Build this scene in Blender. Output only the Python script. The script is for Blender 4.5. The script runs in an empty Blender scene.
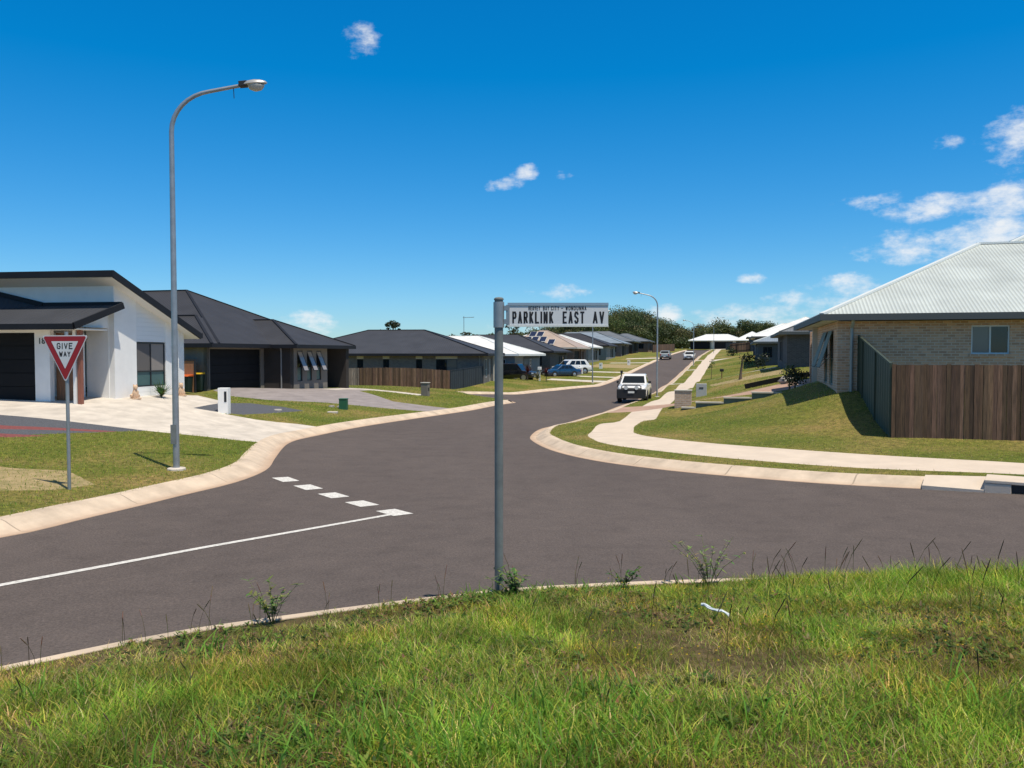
import bpy, bmesh, math, random
import numpy as np
from mathutils import Vector, Matrix
from mathutils.geometry import delaunay_2d_cdt
random.seed(7); RNG = np.random.default_rng(7)
SC = bpy.context.scene
COL = SC.collection
PI = math.pi
CAMZ = 2.4                        # eye height over the nearby asphalt, in metres
ST = math.radians(15.0)           # heading of the long street
CS, SN = math.cos(ST), math.sin(ST)

def W(v, u):                      # street frame (v across, u along) -> world x, y
    return (v*CS + u*SN, -v*SN + u*CS)

def P(u):                         # how far the long street lies below the eye, by distance along it
    return float(np.interp(u, [0,30,45,57,70,80,95,110,125,140,160,180,210,245,300],
        [2.45,2.72,2.93,3.08,3.15,3.05,2.62,2.1,1.55,1.05,.4,-.05,-.7,-1.3,-2.0]))

# ---------------------------------------------------------------- terrain
CP = []                           # x, y, drop below the eye
for u in range(28, 300, 14):
    for v in (-12.6, -9.5, -6.4, -4.2):
        if u < 40 and v < -8: continue
        CP.append(W(v, u) + (P(u) - (.1 if v > -6 else 0),))
def cw(v, u, d): CP.append(W(v, u) + (d,))
for a in [(3.9,22.9,2.14),(7,22.9,2.14),(3.25,28.8,1.27),(3.25,35.6,1.12),(10,28,1.25),(10,36,1.0),(8,21,2.2),(14,22,2.0),(16,30,1.2),
          (1.5,29.5,1.75),(2.2,26,2.0),(.5,33,1.9),
          (-3.2,38.3,2.75),(2.3,38.6,1.72),(-1.4,37.7,2.63),(.2,37.5,2.3),(-1.4,39.5,2.22),(.2,39.7,1.98),(1.6,37.6,1.95),(-.2,44,2.15),(2.5,43,1.45),(3.7,50,1.25),
          (3.7,63.1,1.06),(12,63,.95),(4,75,1.0),(12,75,.85),(3,96,1.36),(12,92,1.1),(3,112,.7),(3,128,.1),(14,128,0),(5,160,-.6),(-2,245,-1.35),(15,245,-1.45),(6,200,-1.1),
          (-26.4,42.5,1.97),(-26.4,37.8,1.86),(-24.5,49,2.2),(-24.5,45,2.08),(-40,45,1.9),(-18,45,2.45),(-18,58,2.7),(-25,58,2.4),
          (-21.5,61.5,2.8),(-18.5,62,2.9),(-20.9,67.8,2.52),(-20.9,78,2.55),(-31.5,61.5,2.68),(-35,75,2.6),(-45,66,2.5)]:
    cw(*a)
for u, d in [(84,2.65),(92,2.5),(100,2.3),(116,1.75),(131,1.45),(147,1.1),(163,.5),(178,-.05),(210,-.7),(245,-1.2)]:
    cw(-20, u, d); cw(-36, u, d-.1)
CP += [(-80,60,1.8),(-100,120,1.2),(-60,20,1.0),(-40,0,1.3),(60,20,1.2),(60,60,.5),(110,120,-.3),(-110,250,-1.0),(0,320,-2.0),(160,300,-1.8),(-20,-40,1.6),(40,-30,1.6)]
CP += [(-16.9,42.8,2.08),(-14.6,39.8,2.2)]
CP += [(0,0,1.6),(0,3.3,1.62),(-3,3.0,1.7),(3,3.3,1.58),(0,-8,1.6),(-.09,7.1,2.03),(-3.63,5.5,2.14),(-1.5,6.9,2.12),(1.6,7.9,2.12),(3,7.7,2.08),(4.6,7.3,2.0),(5,5.5,1.72),(8,4.6,1.85),(12,2,1.95),(1,5.2,1.82),(-1.5,4.9,1.88),
       (8,11,2.3),(14,9.5,2.25),(22,4,2.2),(5,14,2.4),(0,13,2.45),(-6,9,2.38),(-12,3,2.3),(-22,-8,2.2),(0,20,2.6),(-3,30,2.75),
       (8.8,14.6,2.28),(13,13,2.2),(12,16,2.2),(10,17,2.22),(6.5,16.5,2.38),(4,19,2.42),(1.6,26,2.58),(3,29,2.55),(6,24,2.3),
       (-7.9,14.8,2.42),(-6.9,17.1,2.42),(-7,11.9,2.4),(-11,12,2.15),(-15,9,2.0),(-24,4,1.7),(-15,18,1.95),(-10,20,2.2),(-20,18,1.7),
       (-15,25.9,1.49),(-13,27,1.45),(-22,26,1.45),(-12.3,31.3,1.53),(-17,36,1.55),(-24,34,1.5),(-11.2,23,2.0),(-8.3,27,2.4),(-11,35,1.9),(-9,33,2.2)]
CP = np.array(CP)
def _phi(r2): return np.where(r2 > 1e-9, .5*r2*np.log(np.maximum(r2, 1e-9)), 0)
def _fit():
    n = len(CP); S = .02
    xy = CP[:, :2]*S
    r2 = ((xy[:, None]-xy[None])**2).sum(-1)
    K = _phi(r2) + np.eye(n)*2e-5
    Q = np.hstack([np.ones((n,1)), xy])
    A = np.zeros((n+3, n+3)); A[:n,:n] = K; A[:n,n:] = Q; A[n:,:n] = Q.T
    b = np.zeros(n+3); b[:n] = CAMZ - CP[:, 2]
    return np.linalg.solve(A, b), xy, S
_TW, _TXY, _TS = _fit()
def TN(pts):                      # ground height at many points
    p = np.asarray(pts, float).reshape(-1, 2)
    cx = np.clip(p[:,0], -115, 165); cy = np.clip(p[:,1], -40, 315)
    out = np.zeros(len(p))
    for i in range(0, len(p), 4000):
        q = np.stack([cx[i:i+4000], cy[i:i+4000]], 1)*_TS
        r2 = ((q[:,None]-_TXY[None])**2).sum(-1)
        out[i:i+4000] = _phi(r2) @ _TW[:-3] + _TW[-3] + q @ _TW[-2:]
    return out
def T(x, y): return float(TN([(x, y)])[0])

# ---------------------------------------------------------------- materials
def nt(m): return m.node_tree.nodes, m.node_tree.links
def mat(name, col, rough=.7, var=.0, scale=3.0, bump=0.0, bscale=40.0, metal=0.0, spec=.5, col2=None, attr=False, coat=0.0, detail=5, stretch=None):
    m = bpy.data.materials.new(name); m.use_nodes = True
    N, L = nt(m); b = N['Principled BSDF']
    b.inputs['Roughness'].default_value = rough; b.inputs['Metallic'].default_value = metal
    b.inputs['Specular IOR Level'].default_value = spec; b.inputs['Coat Weight'].default_value = coat
    c = (*col, 1)
    b.inputs['Base Color'].default_value = c
    src = None
    if var or bump or col2:
        tc = N.new('ShaderNodeTexCoord'); vec = tc.outputs['Object']
        if stretch:
            mp = N.new('ShaderNodeMapping'); mp.inputs['Scale'].default_value = stretch
            L.new(vec, mp.inputs['Vector']); vec = mp.outputs['Vector']
    if var or col2:
        nz = N.new('ShaderNodeTexNoise'); nz.inputs['Scale'].default_value = scale; nz.inputs['Detail'].default_value = detail; nz.inputs['Roughness'].default_value = .62
        L.new(vec, nz.inputs['Vector'])
        rp = N.new('ShaderNodeValToRGB')
        rp.color_ramp.elements[0].position = .32; rp.color_ramp.elements[1].position = .68
        a = col2 if col2 else tuple(max(0, k*(1-var)) for k in col)
        bb = col if col2 else tuple(min(1, k*(1+var)) for k in col)
        rp.color_ramp.elements[0].color = (*a, 1); rp.color_ramp.elements[1].color = (*bb, 1)
        L.new(nz.outputs['Fac'], rp.inputs['Fac']); src = rp.outputs['Color']
    if attr:
        at = N.new('ShaderNodeAttribute'); at.attribute_name = 'Col'
        if src:
            mx = N.new('ShaderNodeMix'); mx.data_type = 'RGBA'; mx.blend_type = 'MULTIPLY'; mx.inputs[0].default_value = 1
            L.new(src, mx.inputs[6]); L.new(at.outputs['Color'], mx.inputs[7]); src = mx.outputs[2]
        else: src = at.outputs['Color']
    if src: L.new(src, b.inputs['Base Color'])
    if bump:
        n2 = N.new('ShaderNodeTexNoise'); n2.inputs['Scale'].default_value = bscale; n2.inputs['Detail'].default_value = 4
        L.new(vec, n2.inputs['Vector'])
        bp = N.new('ShaderNodeBump'); bp.inputs['Strength'].default_value = bump; bp.inputs['Distance'].default_value = .02
        L.new(n2.outputs['Fac'], bp.inputs['Height']); L.new(bp.outputs['Normal'], b.inputs['Normal'])
    return m

def roof_mat(name, col, pitch=.19, rough=.45, bump=.6, metal=0.0, dark=.0, spec=.5):
    """pressed metal sheet: ribs run up the slope (UV x runs along the eave in metres)"""
    m = bpy.data.materials.new(name); m.use_nodes = True
    N, L = nt(m); b = N['Principled BSDF']; b.inputs['Roughness'].default_value = rough; b.inputs['Metallic'].default_value = metal
    b.inputs['Specular IOR Level'].default_value = spec
    uv = N.new('ShaderNodeUVMap'); sp = N.new('ShaderNodeSeparateXYZ'); L.new(uv.outputs['UV'], sp.inputs[0])
    mu = N.new('ShaderNodeMath'); mu.operation = 'MULTIPLY'; mu.inputs[1].default_value = 2*PI/pitch; L.new(sp.outputs[0], mu.inputs[0])
    si = N.new('ShaderNodeMath'); si.operation = 'SINE'; L.new(mu.outputs[0], si.inputs[0])
    bp = N.new('ShaderNodeBump'); bp.inputs['Strength'].default_value = bump; bp.inputs['Distance'].default_value = .02
    L.new(si.outputs[0], bp.inputs['Height']); L.new(bp.outputs['Normal'], b.inputs['Normal'])
    tc = N.new('ShaderNodeTexCoord')
    nz = N.new('ShaderNodeTexNoise'); nz.inputs['Scale'].default_value = .8; nz.inputs['Detail'].default_value = 6; L.new(tc.outputs['Object'], nz.inputs['Vector'])
    rp = N.new('ShaderNodeValToRGB'); rp.color_ramp.elements[0].position = .3; rp.color_ramp.elements[1].position = .7
    rp.color_ramp.elements[0].color = (*[k*.86 for k in col], 1); rp.color_ramp.elements[1].color = (*[min(1,k*1.1) for k in col], 1)
    L.new(nz.outputs['Fac'], rp.inputs['Fac']); src = rp.outputs['Color']
    if dark:                      # the coating is a little darker in the pans between ribs
        mr = N.new('ShaderNodeMapRange'); mr.inputs[1].default_value = -1; mr.inputs[2].default_value = .2
        mr.inputs[3].default_value = 1-dark; mr.inputs[4].default_value = 1; L.new(si.outputs[0], mr.inputs[0])
        mx = N.new('ShaderNodeMix'); mx.data_type = 'RGBA'; mx.blend_type = 'MULTIPLY'; mx.inputs[0].default_value = 1
        cb = N.new('ShaderNodeCombineColor')
        for k in range(3): L.new(mr.outputs[0], cb.inputs[k])
        L.new(src, mx.inputs[6]); L.new(cb.outputs[0], mx.inputs[7]); src = mx.outputs[2]
    L.new(src, b.inputs['Base Color'])
    return m

def brick_mat(name, c1, c2, mortar, bw=.24, bh=.086, ms=.012):
    m = bpy.data.materials.new(name); m.use_nodes = True
    N, L = nt(m); b = N['Principled BSDF']; b.inputs['Roughness'].default_value = .85
    tc = N.new('ShaderNodeTexCoord'); sp = N.new('ShaderNodeSeparateXYZ'); L.new(tc.outputs['Object'], sp.inputs[0])
    ad = N.new('ShaderNodeMath'); L.new(sp.outputs[0], ad.inputs[0]); L.new(sp.outputs[1], ad.inputs[1])
    cb = N.new('ShaderNodeCombineXYZ'); L.new(ad.outputs[0], cb.inputs[0]); L.new(sp.outputs[2], cb.inputs[1])
    br = N.new('ShaderNodeTexBrick'); br.inputs['Scale'].default_value = 1; br.inputs['Brick Width'].default_value = bw; br.inputs['Row Height'].default_value = bh
    br.inputs['Mortar Size'].default_value = ms; br.inputs['Mortar Smooth'].default_value = .15; br.inputs['Bias'].default_value = -.1
    br.inputs['Color1'].default_value = (*c1,1); br.inputs['Color2'].default_value = (*c2,1); br.inputs['Mortar'].default_value = (*mortar,1)
    L.new(cb.outputs[0], br.inputs['Vector'])
    nz = N.new('ShaderNodeTexNoise'); nz.inputs['Scale'].default_value = 5; nz.inputs['Detail'].default_value = 6; L.new(tc.outputs['Object'], nz.inputs['Vector'])
    mx = N.new('ShaderNodeMix'); mx.data_type = 'RGBA'; mx.blend_type = 'OVERLAY'; mx.inputs[0].default_value = .2
    L.new(br.outputs['Color'], mx.inputs[6]); L.new(nz.outputs['Fac'], mx.inputs[7]); L.new(mx.outputs[2], b.inputs['Base Color'])
    bp = N.new('ShaderNodeBump'); bp.inputs['Strength'].default_value = .7; bp.inputs['Distance'].default_value = .012; bp.invert = True
    L.new(br.outputs['Fac'], bp.inputs['Height']); L.new(bp.outputs['Normal'], b.inputs['Normal'])
    return m

def leaf_mat(name, trans=.35, rough=.5):
    m = bpy.data.materials.new(name); m.use_nodes = True
    N, L = nt(m); b = N['Principled BSDF']; b.inputs['Roughness'].default_value = rough; b.inputs['Specular IOR Level'].default_value = .3
    at = N.new('ShaderNodeAttribute'); at.attribute_name = 'Col'; L.new(at.outputs['Color'], b.inputs['Base Color'])
    tr = N.new('ShaderNodeBsdfTranslucent'); L.new(at.outputs['Color'], tr.inputs['Color'])
    mx = N.new('ShaderNodeMixShader'); mx.inputs[0].default_value = trans
    L.new(b.outputs[0], mx.inputs[1]); L.new(tr.outputs[0], mx.inputs[2]); L.new(mx.outputs[0], N['Material Output'].inputs['Surface'])
    return m

M = {}
def glass_mat(name, col, rough=.04):
    return mat(name, col, rough=rough, spec=.6)

# ---------------------------------------------------------------- mesh building
class MB:
    def __init__(s): s.v=[]; s.f=[]; s.m=[]; s.uv={}; s.c={}
    def face(s, pts, mi=0, uv=None, col=None):
        n = len(s.v); s.v += [tuple(p) for p in pts]; s.f.append(tuple(range(n, n+len(pts)))); s.m.append(mi)
        if uv: s.uv[len(s.f)-1] = uv
        if col: s.c[len(s.f)-1] = col
    def box(s, x0,x1,y0,y1,z0,z1, mi=0, col=None):
        n = len(s.v)
        s.v += [(x0,y0,z0),(x1,y0,z0),(x1,y1,z0),(x0,y1,z0),(x0,y0,z1),(x1,y0,z1),(x1,y1,z1),(x0,y1,z1)]
        for q in ((0,3,2,1),(4,5,6,7),(0,1,5,4),(1,2,6,5),(2,3,7,6),(3,0,4,7)):
            s.f.append(tuple(n+k for k in q)); s.m.append(mi)
            if col: s.c[len(s.f)-1] = col
        return s
    def obox(s, c, ax, ay, az, mi=0, col=None):      # box round c with half-axis vectors
        c, ax, ay, az = map(Vector, (c, ax, ay, az)); n = len(s.v)
        for dz in (-1, 1):
            for dx, dy in ((-1,-1),(1,-1),(1,1),(-1,1)): s.v.append(tuple(c + ax*dx + ay*dy + az*dz))
        for q in ((0,3,2,1),(4,5,6,7),(0,1,5,4),(1,2,6,5),(2,3,7,6),(3,0,4,7)):
            s.f.append(tuple(n+k for k in q)); s.m.append(mi)
            if col: s.c[len(s.f)-1] = col
        return s
    def bar(s, a, b, w, h, mi=0, up=(0,0,1)):
        a, b = Vector(a), Vector(b); d = b-a; t = d.normalized(); sd = t.cross(Vector(up))
        if sd.length < 1e-4: sd = t.cross(Vector((1,0,0)))
        sd.normalize(); u = sd.cross(t)
        return s.obox((a+b)/2, d/2, sd*w/2, u*h/2, mi)
    def prism(s, pts, d, mi=0, side=None):           # polygon (3-D points) pushed along d
        d = Vector(d); a = [Vector(p) for p in pts]; n = len(s.v); k = len(a)
        s.v += [tuple(p) for p in a] + [tuple(p+d) for p in a]
        s.f.append(tuple(range(n, n+k))); s.m.append(mi); s.f.append(tuple(reversed(range(n+k, n+2*k)))); s.m.append(mi)
        for i in range(k):
            j = (i+1) % k; s.f.append((n+i, n+k+i, n+k+j, n+j)); s.m.append(mi if side is None else side)
        return s
    def tube(s, pts, r, n=8, mi=0, cap=True):
        pts = [Vector(p) for p in pts]; rr = r if isinstance(r, (list, tuple)) else [r]*len(pts)
        base = len(s.v); ref = None
        for i, p in enumerate(pts):
            t = (pts[min(i+1, len(pts)-1)] - pts[max(i-1, 0)]).normalized()
            if ref is None:
                ref = t.cross(Vector((0,0,1)))
                if ref.length < 1e-3: ref = Vector((1,0,0))
            ref = (ref - t*ref.dot(t)).normalized(); b2 = t.cross(ref)
            for k in range(n):
                a = 2*PI*k/n; s.v.append(tuple(p + (ref*math.cos(a) + b2*math.sin(a))*rr[i]))
        for i in range(len(pts)-1):
            for k in range(n):
                s.f.append((base+i*n+k, base+i*n+(k+1)%n, base+(i+1)*n+(k+1)%n, base+(i+1)*n+k)); s.m.append(mi)
        if cap:
            s.f.append(tuple(base+k for k in reversed(range(n)))); s.m.append(mi)
            s.f.append(tuple(base+(len(pts)-1)*n+k for k in range(n))); s.m.append(mi)
        return s
    def lathe(s, prof, c=(0,0,0), n=16, mi=0, axis='z', sx=1, sy=1):
        base = len(s.v)
        for r, z in prof:
            for k in range(n):
                a = 2*PI*k/n; p = (r*math.cos(a)*sx, r*math.sin(a)*sy, z)
                if axis == 'x': p = (p[2], p[0], p[1])
                if axis == 'y': p = (p[0], p[2], p[1])
                s.v.append((c[0]+p[0], c[1]+p[1], c[2]+p[2]))
        for i in range(len(prof)-1):
            for k in range(n):
                s.f.append((base+i*n+k, base+i*n+(k+1)%n, base+(i+1)*n+(k+1)%n, base+(i+1)*n+k)); s.m.append(mi)
        s.f.append(tuple(base+k for k in reversed(range(n)))); s.m.append(mi)
        s.f.append(tuple(base+(len(prof)-1)*n+k for k in range(n))); s.m.append(mi)
        return s
    def build(s, name, mats, parent=None, loc=None, rotz=0, smooth=False, bevel=0, recalc=True):
        me = bpy.data.meshes.new(name); me.from_pydata(s.v, [], s.f)
        mats = mats if isinstance(mats, (list, tuple)) else [mats]
        for m in mats: me.materials.append(m)
        me.polygons.foreach_set('material_index', s.m)
        if s.uv:
            ul = me.uv_layers.new(name='UVMap')
            for fi, uvs in s.uv.items():
                p = me.polygons[fi]
                for li, q in zip(p.loop_indices, uvs): ul.data[li].uv = q
        if s.c:
            a = me.attributes.new('Col', 'FLOAT_COLOR', 'FACE'); arr = np.ones((len(s.f), 4), np.float32)
            for fi, c in s.c.items(): arr[fi, :3] = c
            a.data.foreach_set('color', arr.ravel())
        if recalc and not s.uv:
            bm = bmesh.new(); bm.from_mesh(me); bmesh.ops.recalc_face_normals(bm, faces=bm.faces); bm.to_mesh(me); bm.free()
        if smooth:
            me.polygons.foreach_set('use_smooth', [True]*len(me.polygons)); me.set_sharp_from_angle(angle=math.radians(40))
        me.update()
        o = bpy.data.objects.new(name, me); COL.objects.link(o)
        if parent: o.parent = parent
        if loc: o.location = loc
        if rotz: o.rotation_euler.z = rotz
        if bevel:
            bv = o.modifiers.new('Bevel', 'BEVEL'); bv.width = bevel; bv.segments = 2; bv.limit_method = 'ANGLE'
        return o

def tag(o, label, cat, group=None):
    o['label'] = label; o['category'] = cat
    if group: o['group'] = group
    return o
def thing(name, label, cat, loc, rotz=0, group=None):
    o = bpy.data.objects.new(name, None); COL.objects.link(o); o.empty_display_size = .3
    o.location = loc; o.rotation_euler = (0,0,rotz)
    return tag(o, label, cat, group)
def struct(o, kind='structure'): o['kind'] = kind; return o
def dup(root, loc, rotz, label, group=None):
    r = root.copy(); COL.objects.link(r); r.location = loc; r.rotation_euler = (0,0,rotz); r['label'] = label
    if group: r['group'] = group
    for ch in list(root.children):
        c = ch.copy(); COL.objects.link(c); c.parent = r
        for g in list(ch.children):
            d = g.copy(); COL.objects.link(d); d.parent = c
    return r

def fast_mesh(name, verts, loops, starts, mats, cols=None, parent=None, mi=None):
    me = bpy.data.meshes.new(name)
    me.vertices.add(len(verts)); me.vertices.foreach_set('co', np.asarray(verts, np.float32).ravel())
    me.loops.add(len(loops)); me.loops.foreach_set('vertex_index', np.asarray(loops, np.int32))
    me.polygons.add(len(starts)); me.polygons.foreach_set('loop_start', np.asarray(starts, np.int32))
    for m in (mats if isinstance(mats, (list, tuple)) else [mats]): me.materials.append(m)
    if mi is not None: me.polygons.foreach_set('material_index', np.asarray(mi, np.int32))
    if cols is not None:
        a = me.attributes.new('Col', 'FLOAT_COLOR', 'POINT'); c4 = np.ones((len(verts), 4), np.float32); c4[:, :3] = cols
        a.data.foreach_set('color', c4.ravel())
    me.update(calc_edges=True); me.validate()
    o = bpy.data.objects.new(name, me); COL.objects.link(o)
    if parent: o.parent = parent
    return o
# ================================================================ ground, roads, kerbs
def catmull(pts, step=.5):
    p = [np.array(q, float) for q in pts]; p = [2*p[0]-p[1]] + p + [2*p[-1]-p[-2]]
    out = []
    for i in range(1, len(p)-2):
        d = np.linalg.norm(p[i+1]-p[i]); st = max(step, d/60 if d > 60 else step); n = max(1, int(d/st))
        # centripetal-ish: tangents limited by the neighbouring spans
        d0 = np.linalg.norm(p[i]-p[i-1]); d2 = np.linalg.norm(p[i+2]-p[i+1])
        m1 = (p[i+1]-p[i-1])/(d0+d)*d; m2 = (p[i+2]-p[i])/(d+d2)*d
        for k in range(n):
            t = k/n; t2, t3 = t*t, t*t*t
            out.append((2*t3-3*t2+1)*p[i] + (t3-2*t2+t)*m1 + (-2*t3+3*t2)*p[i+1] + (t3-t2)*m2)
    out.append(p[-2]); return np.array(out)
def line(pts, step=.5):
    out = []
    for a, b in zip(pts[:-1], pts[1:]):
        a, b = np.array(a, float), np.array(b, float); n = max(1, int(np.linalg.norm(b-a)/step))
        out += [a+(b-a)*k/n for k in range(n)]
    out.append(np.array(pts[-1], float)); return np.array(out)

K_left = catmull([(-25,-10.4),(-12.1,5.1),(-8.8,8.95),(-7.0,11.24),(-6.6,13.0),(-6.12,15.0),(-5.62,16.7),(-5.55,18.5),(-5.95,20.6),(-6.38,22.75),(-6.68,24.6),(-6.72,26.2),(-6.3,28.5),(-5.5,31.8),(-4.6,35.2),(-3.6,38.8),(-1.7,45),(.22,51.1)], .45)
K_ret = catmull([(.22,51.1),(.0,52.1),(-1.2,53.5),(-3.0,55.6)], .45)
K_far = np.vstack([catmull([(-3.4,56.4),(-.87,60.3),(1.0,65.0),(2.9,69.2),(5.4,74.4),W(-12.46,79)], .6), line([W(-12.46,80), W(-12.46,236)], 2.0)])
K_near = catmull([(-19,-12.5),(-6.9,2.1),(-3.73,5.95),(-3.2,6.45),(-2.7,6.78),(-1.6,7.14),(-.75,7.32),(.3,7.6),(1.6,7.95),(3.0,8.02),(4.3,7.75),(6,6.95),(10,4.6),(28,-6.9)], .4)
K_right = np.vstack([catmull([(30.5,.2),(14,10.85),(8.8,14.15),(8.1,14.6),(6.66,15.56),(5.15,16.68),(3.45,18.2),(2.05,20.4),(1.0,23.5),(.62,27.4),(1.0,31),(1.85,35),(2.9,38.2),W(-6.47,42)], .45), line([W(-6.47,43), W(-6.47,236)], 2.0)])

road_poly = np.vstack([K_left, K_ret[1:], K_far, K_right[::-1], K_near[::-1]])
path_poly = np.vstack([line([(30,-2.2+.8),(14,9.9+2.2),(9.65,15.3)]), catmull([(9.65,15.3),(7.29,16.9),(4.74,19.2),(3.2,21.6),(2.55,23.2),(2.36,25.2),(2.5,26.9),W(-4.78,31)], .5), line([W(-4.78,32), W(-4.78,236)], 2.0),
    line([W(-3.3,236), W(-3.3,29)], 2.0), catmull([W(-3.3,28.5),(3.9,26.2),(4.05,24.5),(4.75,22.7),(5.8,21.1),(7.9,18.9),(10.36,16.75)], .5), line([(10.36,16.75),(14.6,13.8),(31,1.2)])])
def vq(v0, v1, u0, u1, step=1.0): return line([W(v0,u0), W(v1,u0), W(v1,u1), W(v0,u1), W(v0,u0)], step)[:-1]
def pl(pts, step=.6): return line(list(pts)+[pts[0]], step)[:-1]
drive_one = pl([(-17.5,24.0),(-20,25.6),(-12.6,29.5),(-12.0,31.6),(-10.9,31.2),(-10.4,29.0),(-9.8,28.25),(-8.79,28.45),(-7.5,29.0),(-6.72,28.9),(-6.95,26.6),(-7.1,24.4),(-6.9,23.1),(-8.6,23.16),(-10.14,22.92),(-11.8,22.99),(-14.44,23.31)])
gravel_one = pl([(-10.8,28.0),(-10.75,30.4),(-10.3,32.6),(-9.3,33.6),(-8.4,33.4),(-8.9,30.6),(-9.4,28.9),(-9.85,28.4)])
drive_two = pl([W(-26.2,37.6),W(-26.2,43.0),W(-24.6,43.1),W(-24.6,50),W(-22,49),(-9.1,49.3),(-6.3,43.8),(-3.1,42.4),(-3.95,39.4),(-6.6,39.5),(-9.0,39.9),(-10.9,39.2),(-12.4,39.3)])
path_two = pl([(-11.4,49.6),(-10.9,53.0),(-9.5,53.8),(-8.2,52.6),(-5.3,50.4),(-4.9,49.3),(-5.6,49.1),(-8.1,51.0),(-9.5,52.0),(-10.2,51.2),(-10.5,49.4)])
strip_grey = pl([(-22,20.3),(-20,23.7),(-14.44,23.31),(-11.8,22.99),(-10.14,22.92),(-11.0,21.8),(-12.6,20.2),(-17,19.2)])
strip_red = [pl([(-21,22.9),(-13.3,21.75),(-10.6,22.3),(-10.95,21.95),(-13.2,21.2),(-20.6,21.9)]), pl([(-20.6,20.6),(-12.7,20.6),(-11.6,20.75),(-12.3,20.1),(-20.2,19.7)])]
pink = vq(-6.2, -2.2, 40.4, 45.2); pink2 = pl([W(-2.2,40.4),W(4.6,39.4),W(4.6,44.2),W(-2.2,45.2)])
regions = [('road', [road_poly]),
  ('drive_bare_soil', [pl([W(-13.3,113),W(-20,115),W(-20,126),W(-13.3,124)],1.5), pl([W(-1.5,60.5),W(3.2,59),W(3.6,68),W(1.5,70),W(-2,66)],1.2), pl([(-11.2,14.6),(-10.2,13.9),(-9.0,14.1),(-8.1,14.6),(-7.75,15.3),(-8.3,15.9),(-8.9,16.5),(-10.0,16.4),(-11.3,16.9)],.4)]),
  ('footpath', [path_poly]),
  ('concrete_driveway', [drive_one, vq(-6.2,-4.7,79,82), pl([W(-3.3,78.5),W(3.5,73),W(3.5,76),W(-3.3,81.5)],1.5), vq(-6.2,-4.7,107.5,110), pl([W(-3.3,128),W(2,134),W(9,137),W(9,141),W(1,138),W(-3.3,132)],2), vq(-6.2,-4.7,134,138), pl([W(-8,237),W(-2.2,237),W(0,252),W(-5.5,252)],3),
                         vq(-19,-12.9,93,94.6), vq(-19,-12.9,103,105), vq(-19,-12.9,130,132.5), vq(-19,-12.9,150,153), vq(-19,-12.9,84.5,87.5)]),
  ('gravel_bed', [gravel_one, strip_grey]),
  ('red_paving', strip_red),
  ('paved_driveway', [drive_two]),
  ('pink_driveway', [pink, pink2]),
  ('garden_path', [path_two])]

def offs(poly, side):
    d = np.gradient(poly, axis=0); d /= np.linalg.norm(d, axis=1)[:,None]+1e-9
    return np.column_stack([-d[:,1], d[:,0]])*side
KERBS = [(K_left,1,.62),(K_ret,1,.5),(K_far,1,.55),(K_right,-1,.6),(K_near,-1,.56)]
regions.append(('kerb_band', [np.vstack([k_, (k_+offs(k_, s_)*w_)[::-1]]) for k_, s_, w_ in KERBS]))
def inside(pts, poly):
    x, y = pts[:,0], pts[:,1]; px, py = poly[:,0], poly[:,1]; qx, qy = np.roll(px,-1), np.roll(py,-1)
    c = np.zeros(len(pts), bool)
    for i in range(len(poly)):
        cond = (py[i] > y) != (qy[i] > y)
        if cond.any():
            xx = (qx[i]-px[i])*(y-py[i])/((qy[i]-py[i]) or 1e-12)+px[i]
            c ^= cond & (x < xx)
    return c

def grid(x0,x1,y0,y1,s,jit=.15):
    gx, gy = np.meshgrid(np.arange(x0,x1+1e-6,s), np.arange(y0,y1+1e-6,s))
    g = np.stack([gx.ravel(), gy.ravel()],1); return g + RNG.uniform(-jit,jit,g.shape)*s
pts = [grid(-18,16,2,32,.55)]
g = grid(-30,40,-10,80,1.3); g = g[~((g[:,0]>-18.4)&(g[:,0]<16.4)&(g[:,1]>1.6)&(g[:,1]<32.4))]; pts.append(g)
g = grid(-60,100,-40,256,4.0); g = g[~((g[:,0]>-31)&(g[:,0]<41)&(g[:,1]>-11)&(g[:,1]<81))]; pts.append(g)
g = grid(-260,300,-140,420,20.0); g = g[~((g[:,0]>-62)&(g[:,0]<102)&(g[:,1]>-42)&(g[:,1]<258))]; pts.append(g)
for R_ in (600, 1000, 1700, 3000): pts.append(np.array([(R_*math.cos(a), R_*math.sin(a)) for a in np.linspace(0, 2*PI, 24, endpoint=False)]))
pts = np.vstack(pts)
allv = [Vector(p) for p in pts]; faces_in = []; names = []
for nm, polys in regions:
    for po in polys:
        if ((po[:,0]*np.roll(po[:,1],-1)-po[:,1]*np.roll(po[:,0],-1)).sum()) < 0: po = po[::-1]
        faces_in.append(list(range(len(allv), len(allv)+len(po)))); allv += [Vector(p) for p in po]; names.append(nm)
V2, E2, F2, ov, oe, of = delaunay_2d_cdt(allv, [], faces_in, 0, 1e-4)
V2 = np.array([tuple(v) for v in V2]); Z2 = TN(V2)
F2 = np.array([list(f) for f in F2]); CEN = V2[F2].mean(1)
owner = np.full(len(F2), -1)
k = 0
for i, (nm, polys) in enumerate(regions):
    for po in polys: owner[inside(CEN, po)] = i
CURB_H = .12
def region_obj(i, name, m, dz):
    f = F2[owner == i]; ids, inv = np.unique(f, return_inverse=True); inv = inv.reshape(f.shape)
    vv = np.column_stack([V2[ids], Z2[ids]+dz]); a = vv[inv[:,0]]; n = np.cross(vv[inv[:,1]]-a, vv[inv[:,2]]-a)[:,2]
    inv[n < 0] = inv[n < 0][:, ::-1]
    o = fast_mesh(name, vv, inv.ravel(), np.arange(0, 3*len(inv), 3), m)
    o.data.polygons.foreach_set('use_smooth', [True]*len(o.data.polygons)); return struct(o)

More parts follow.
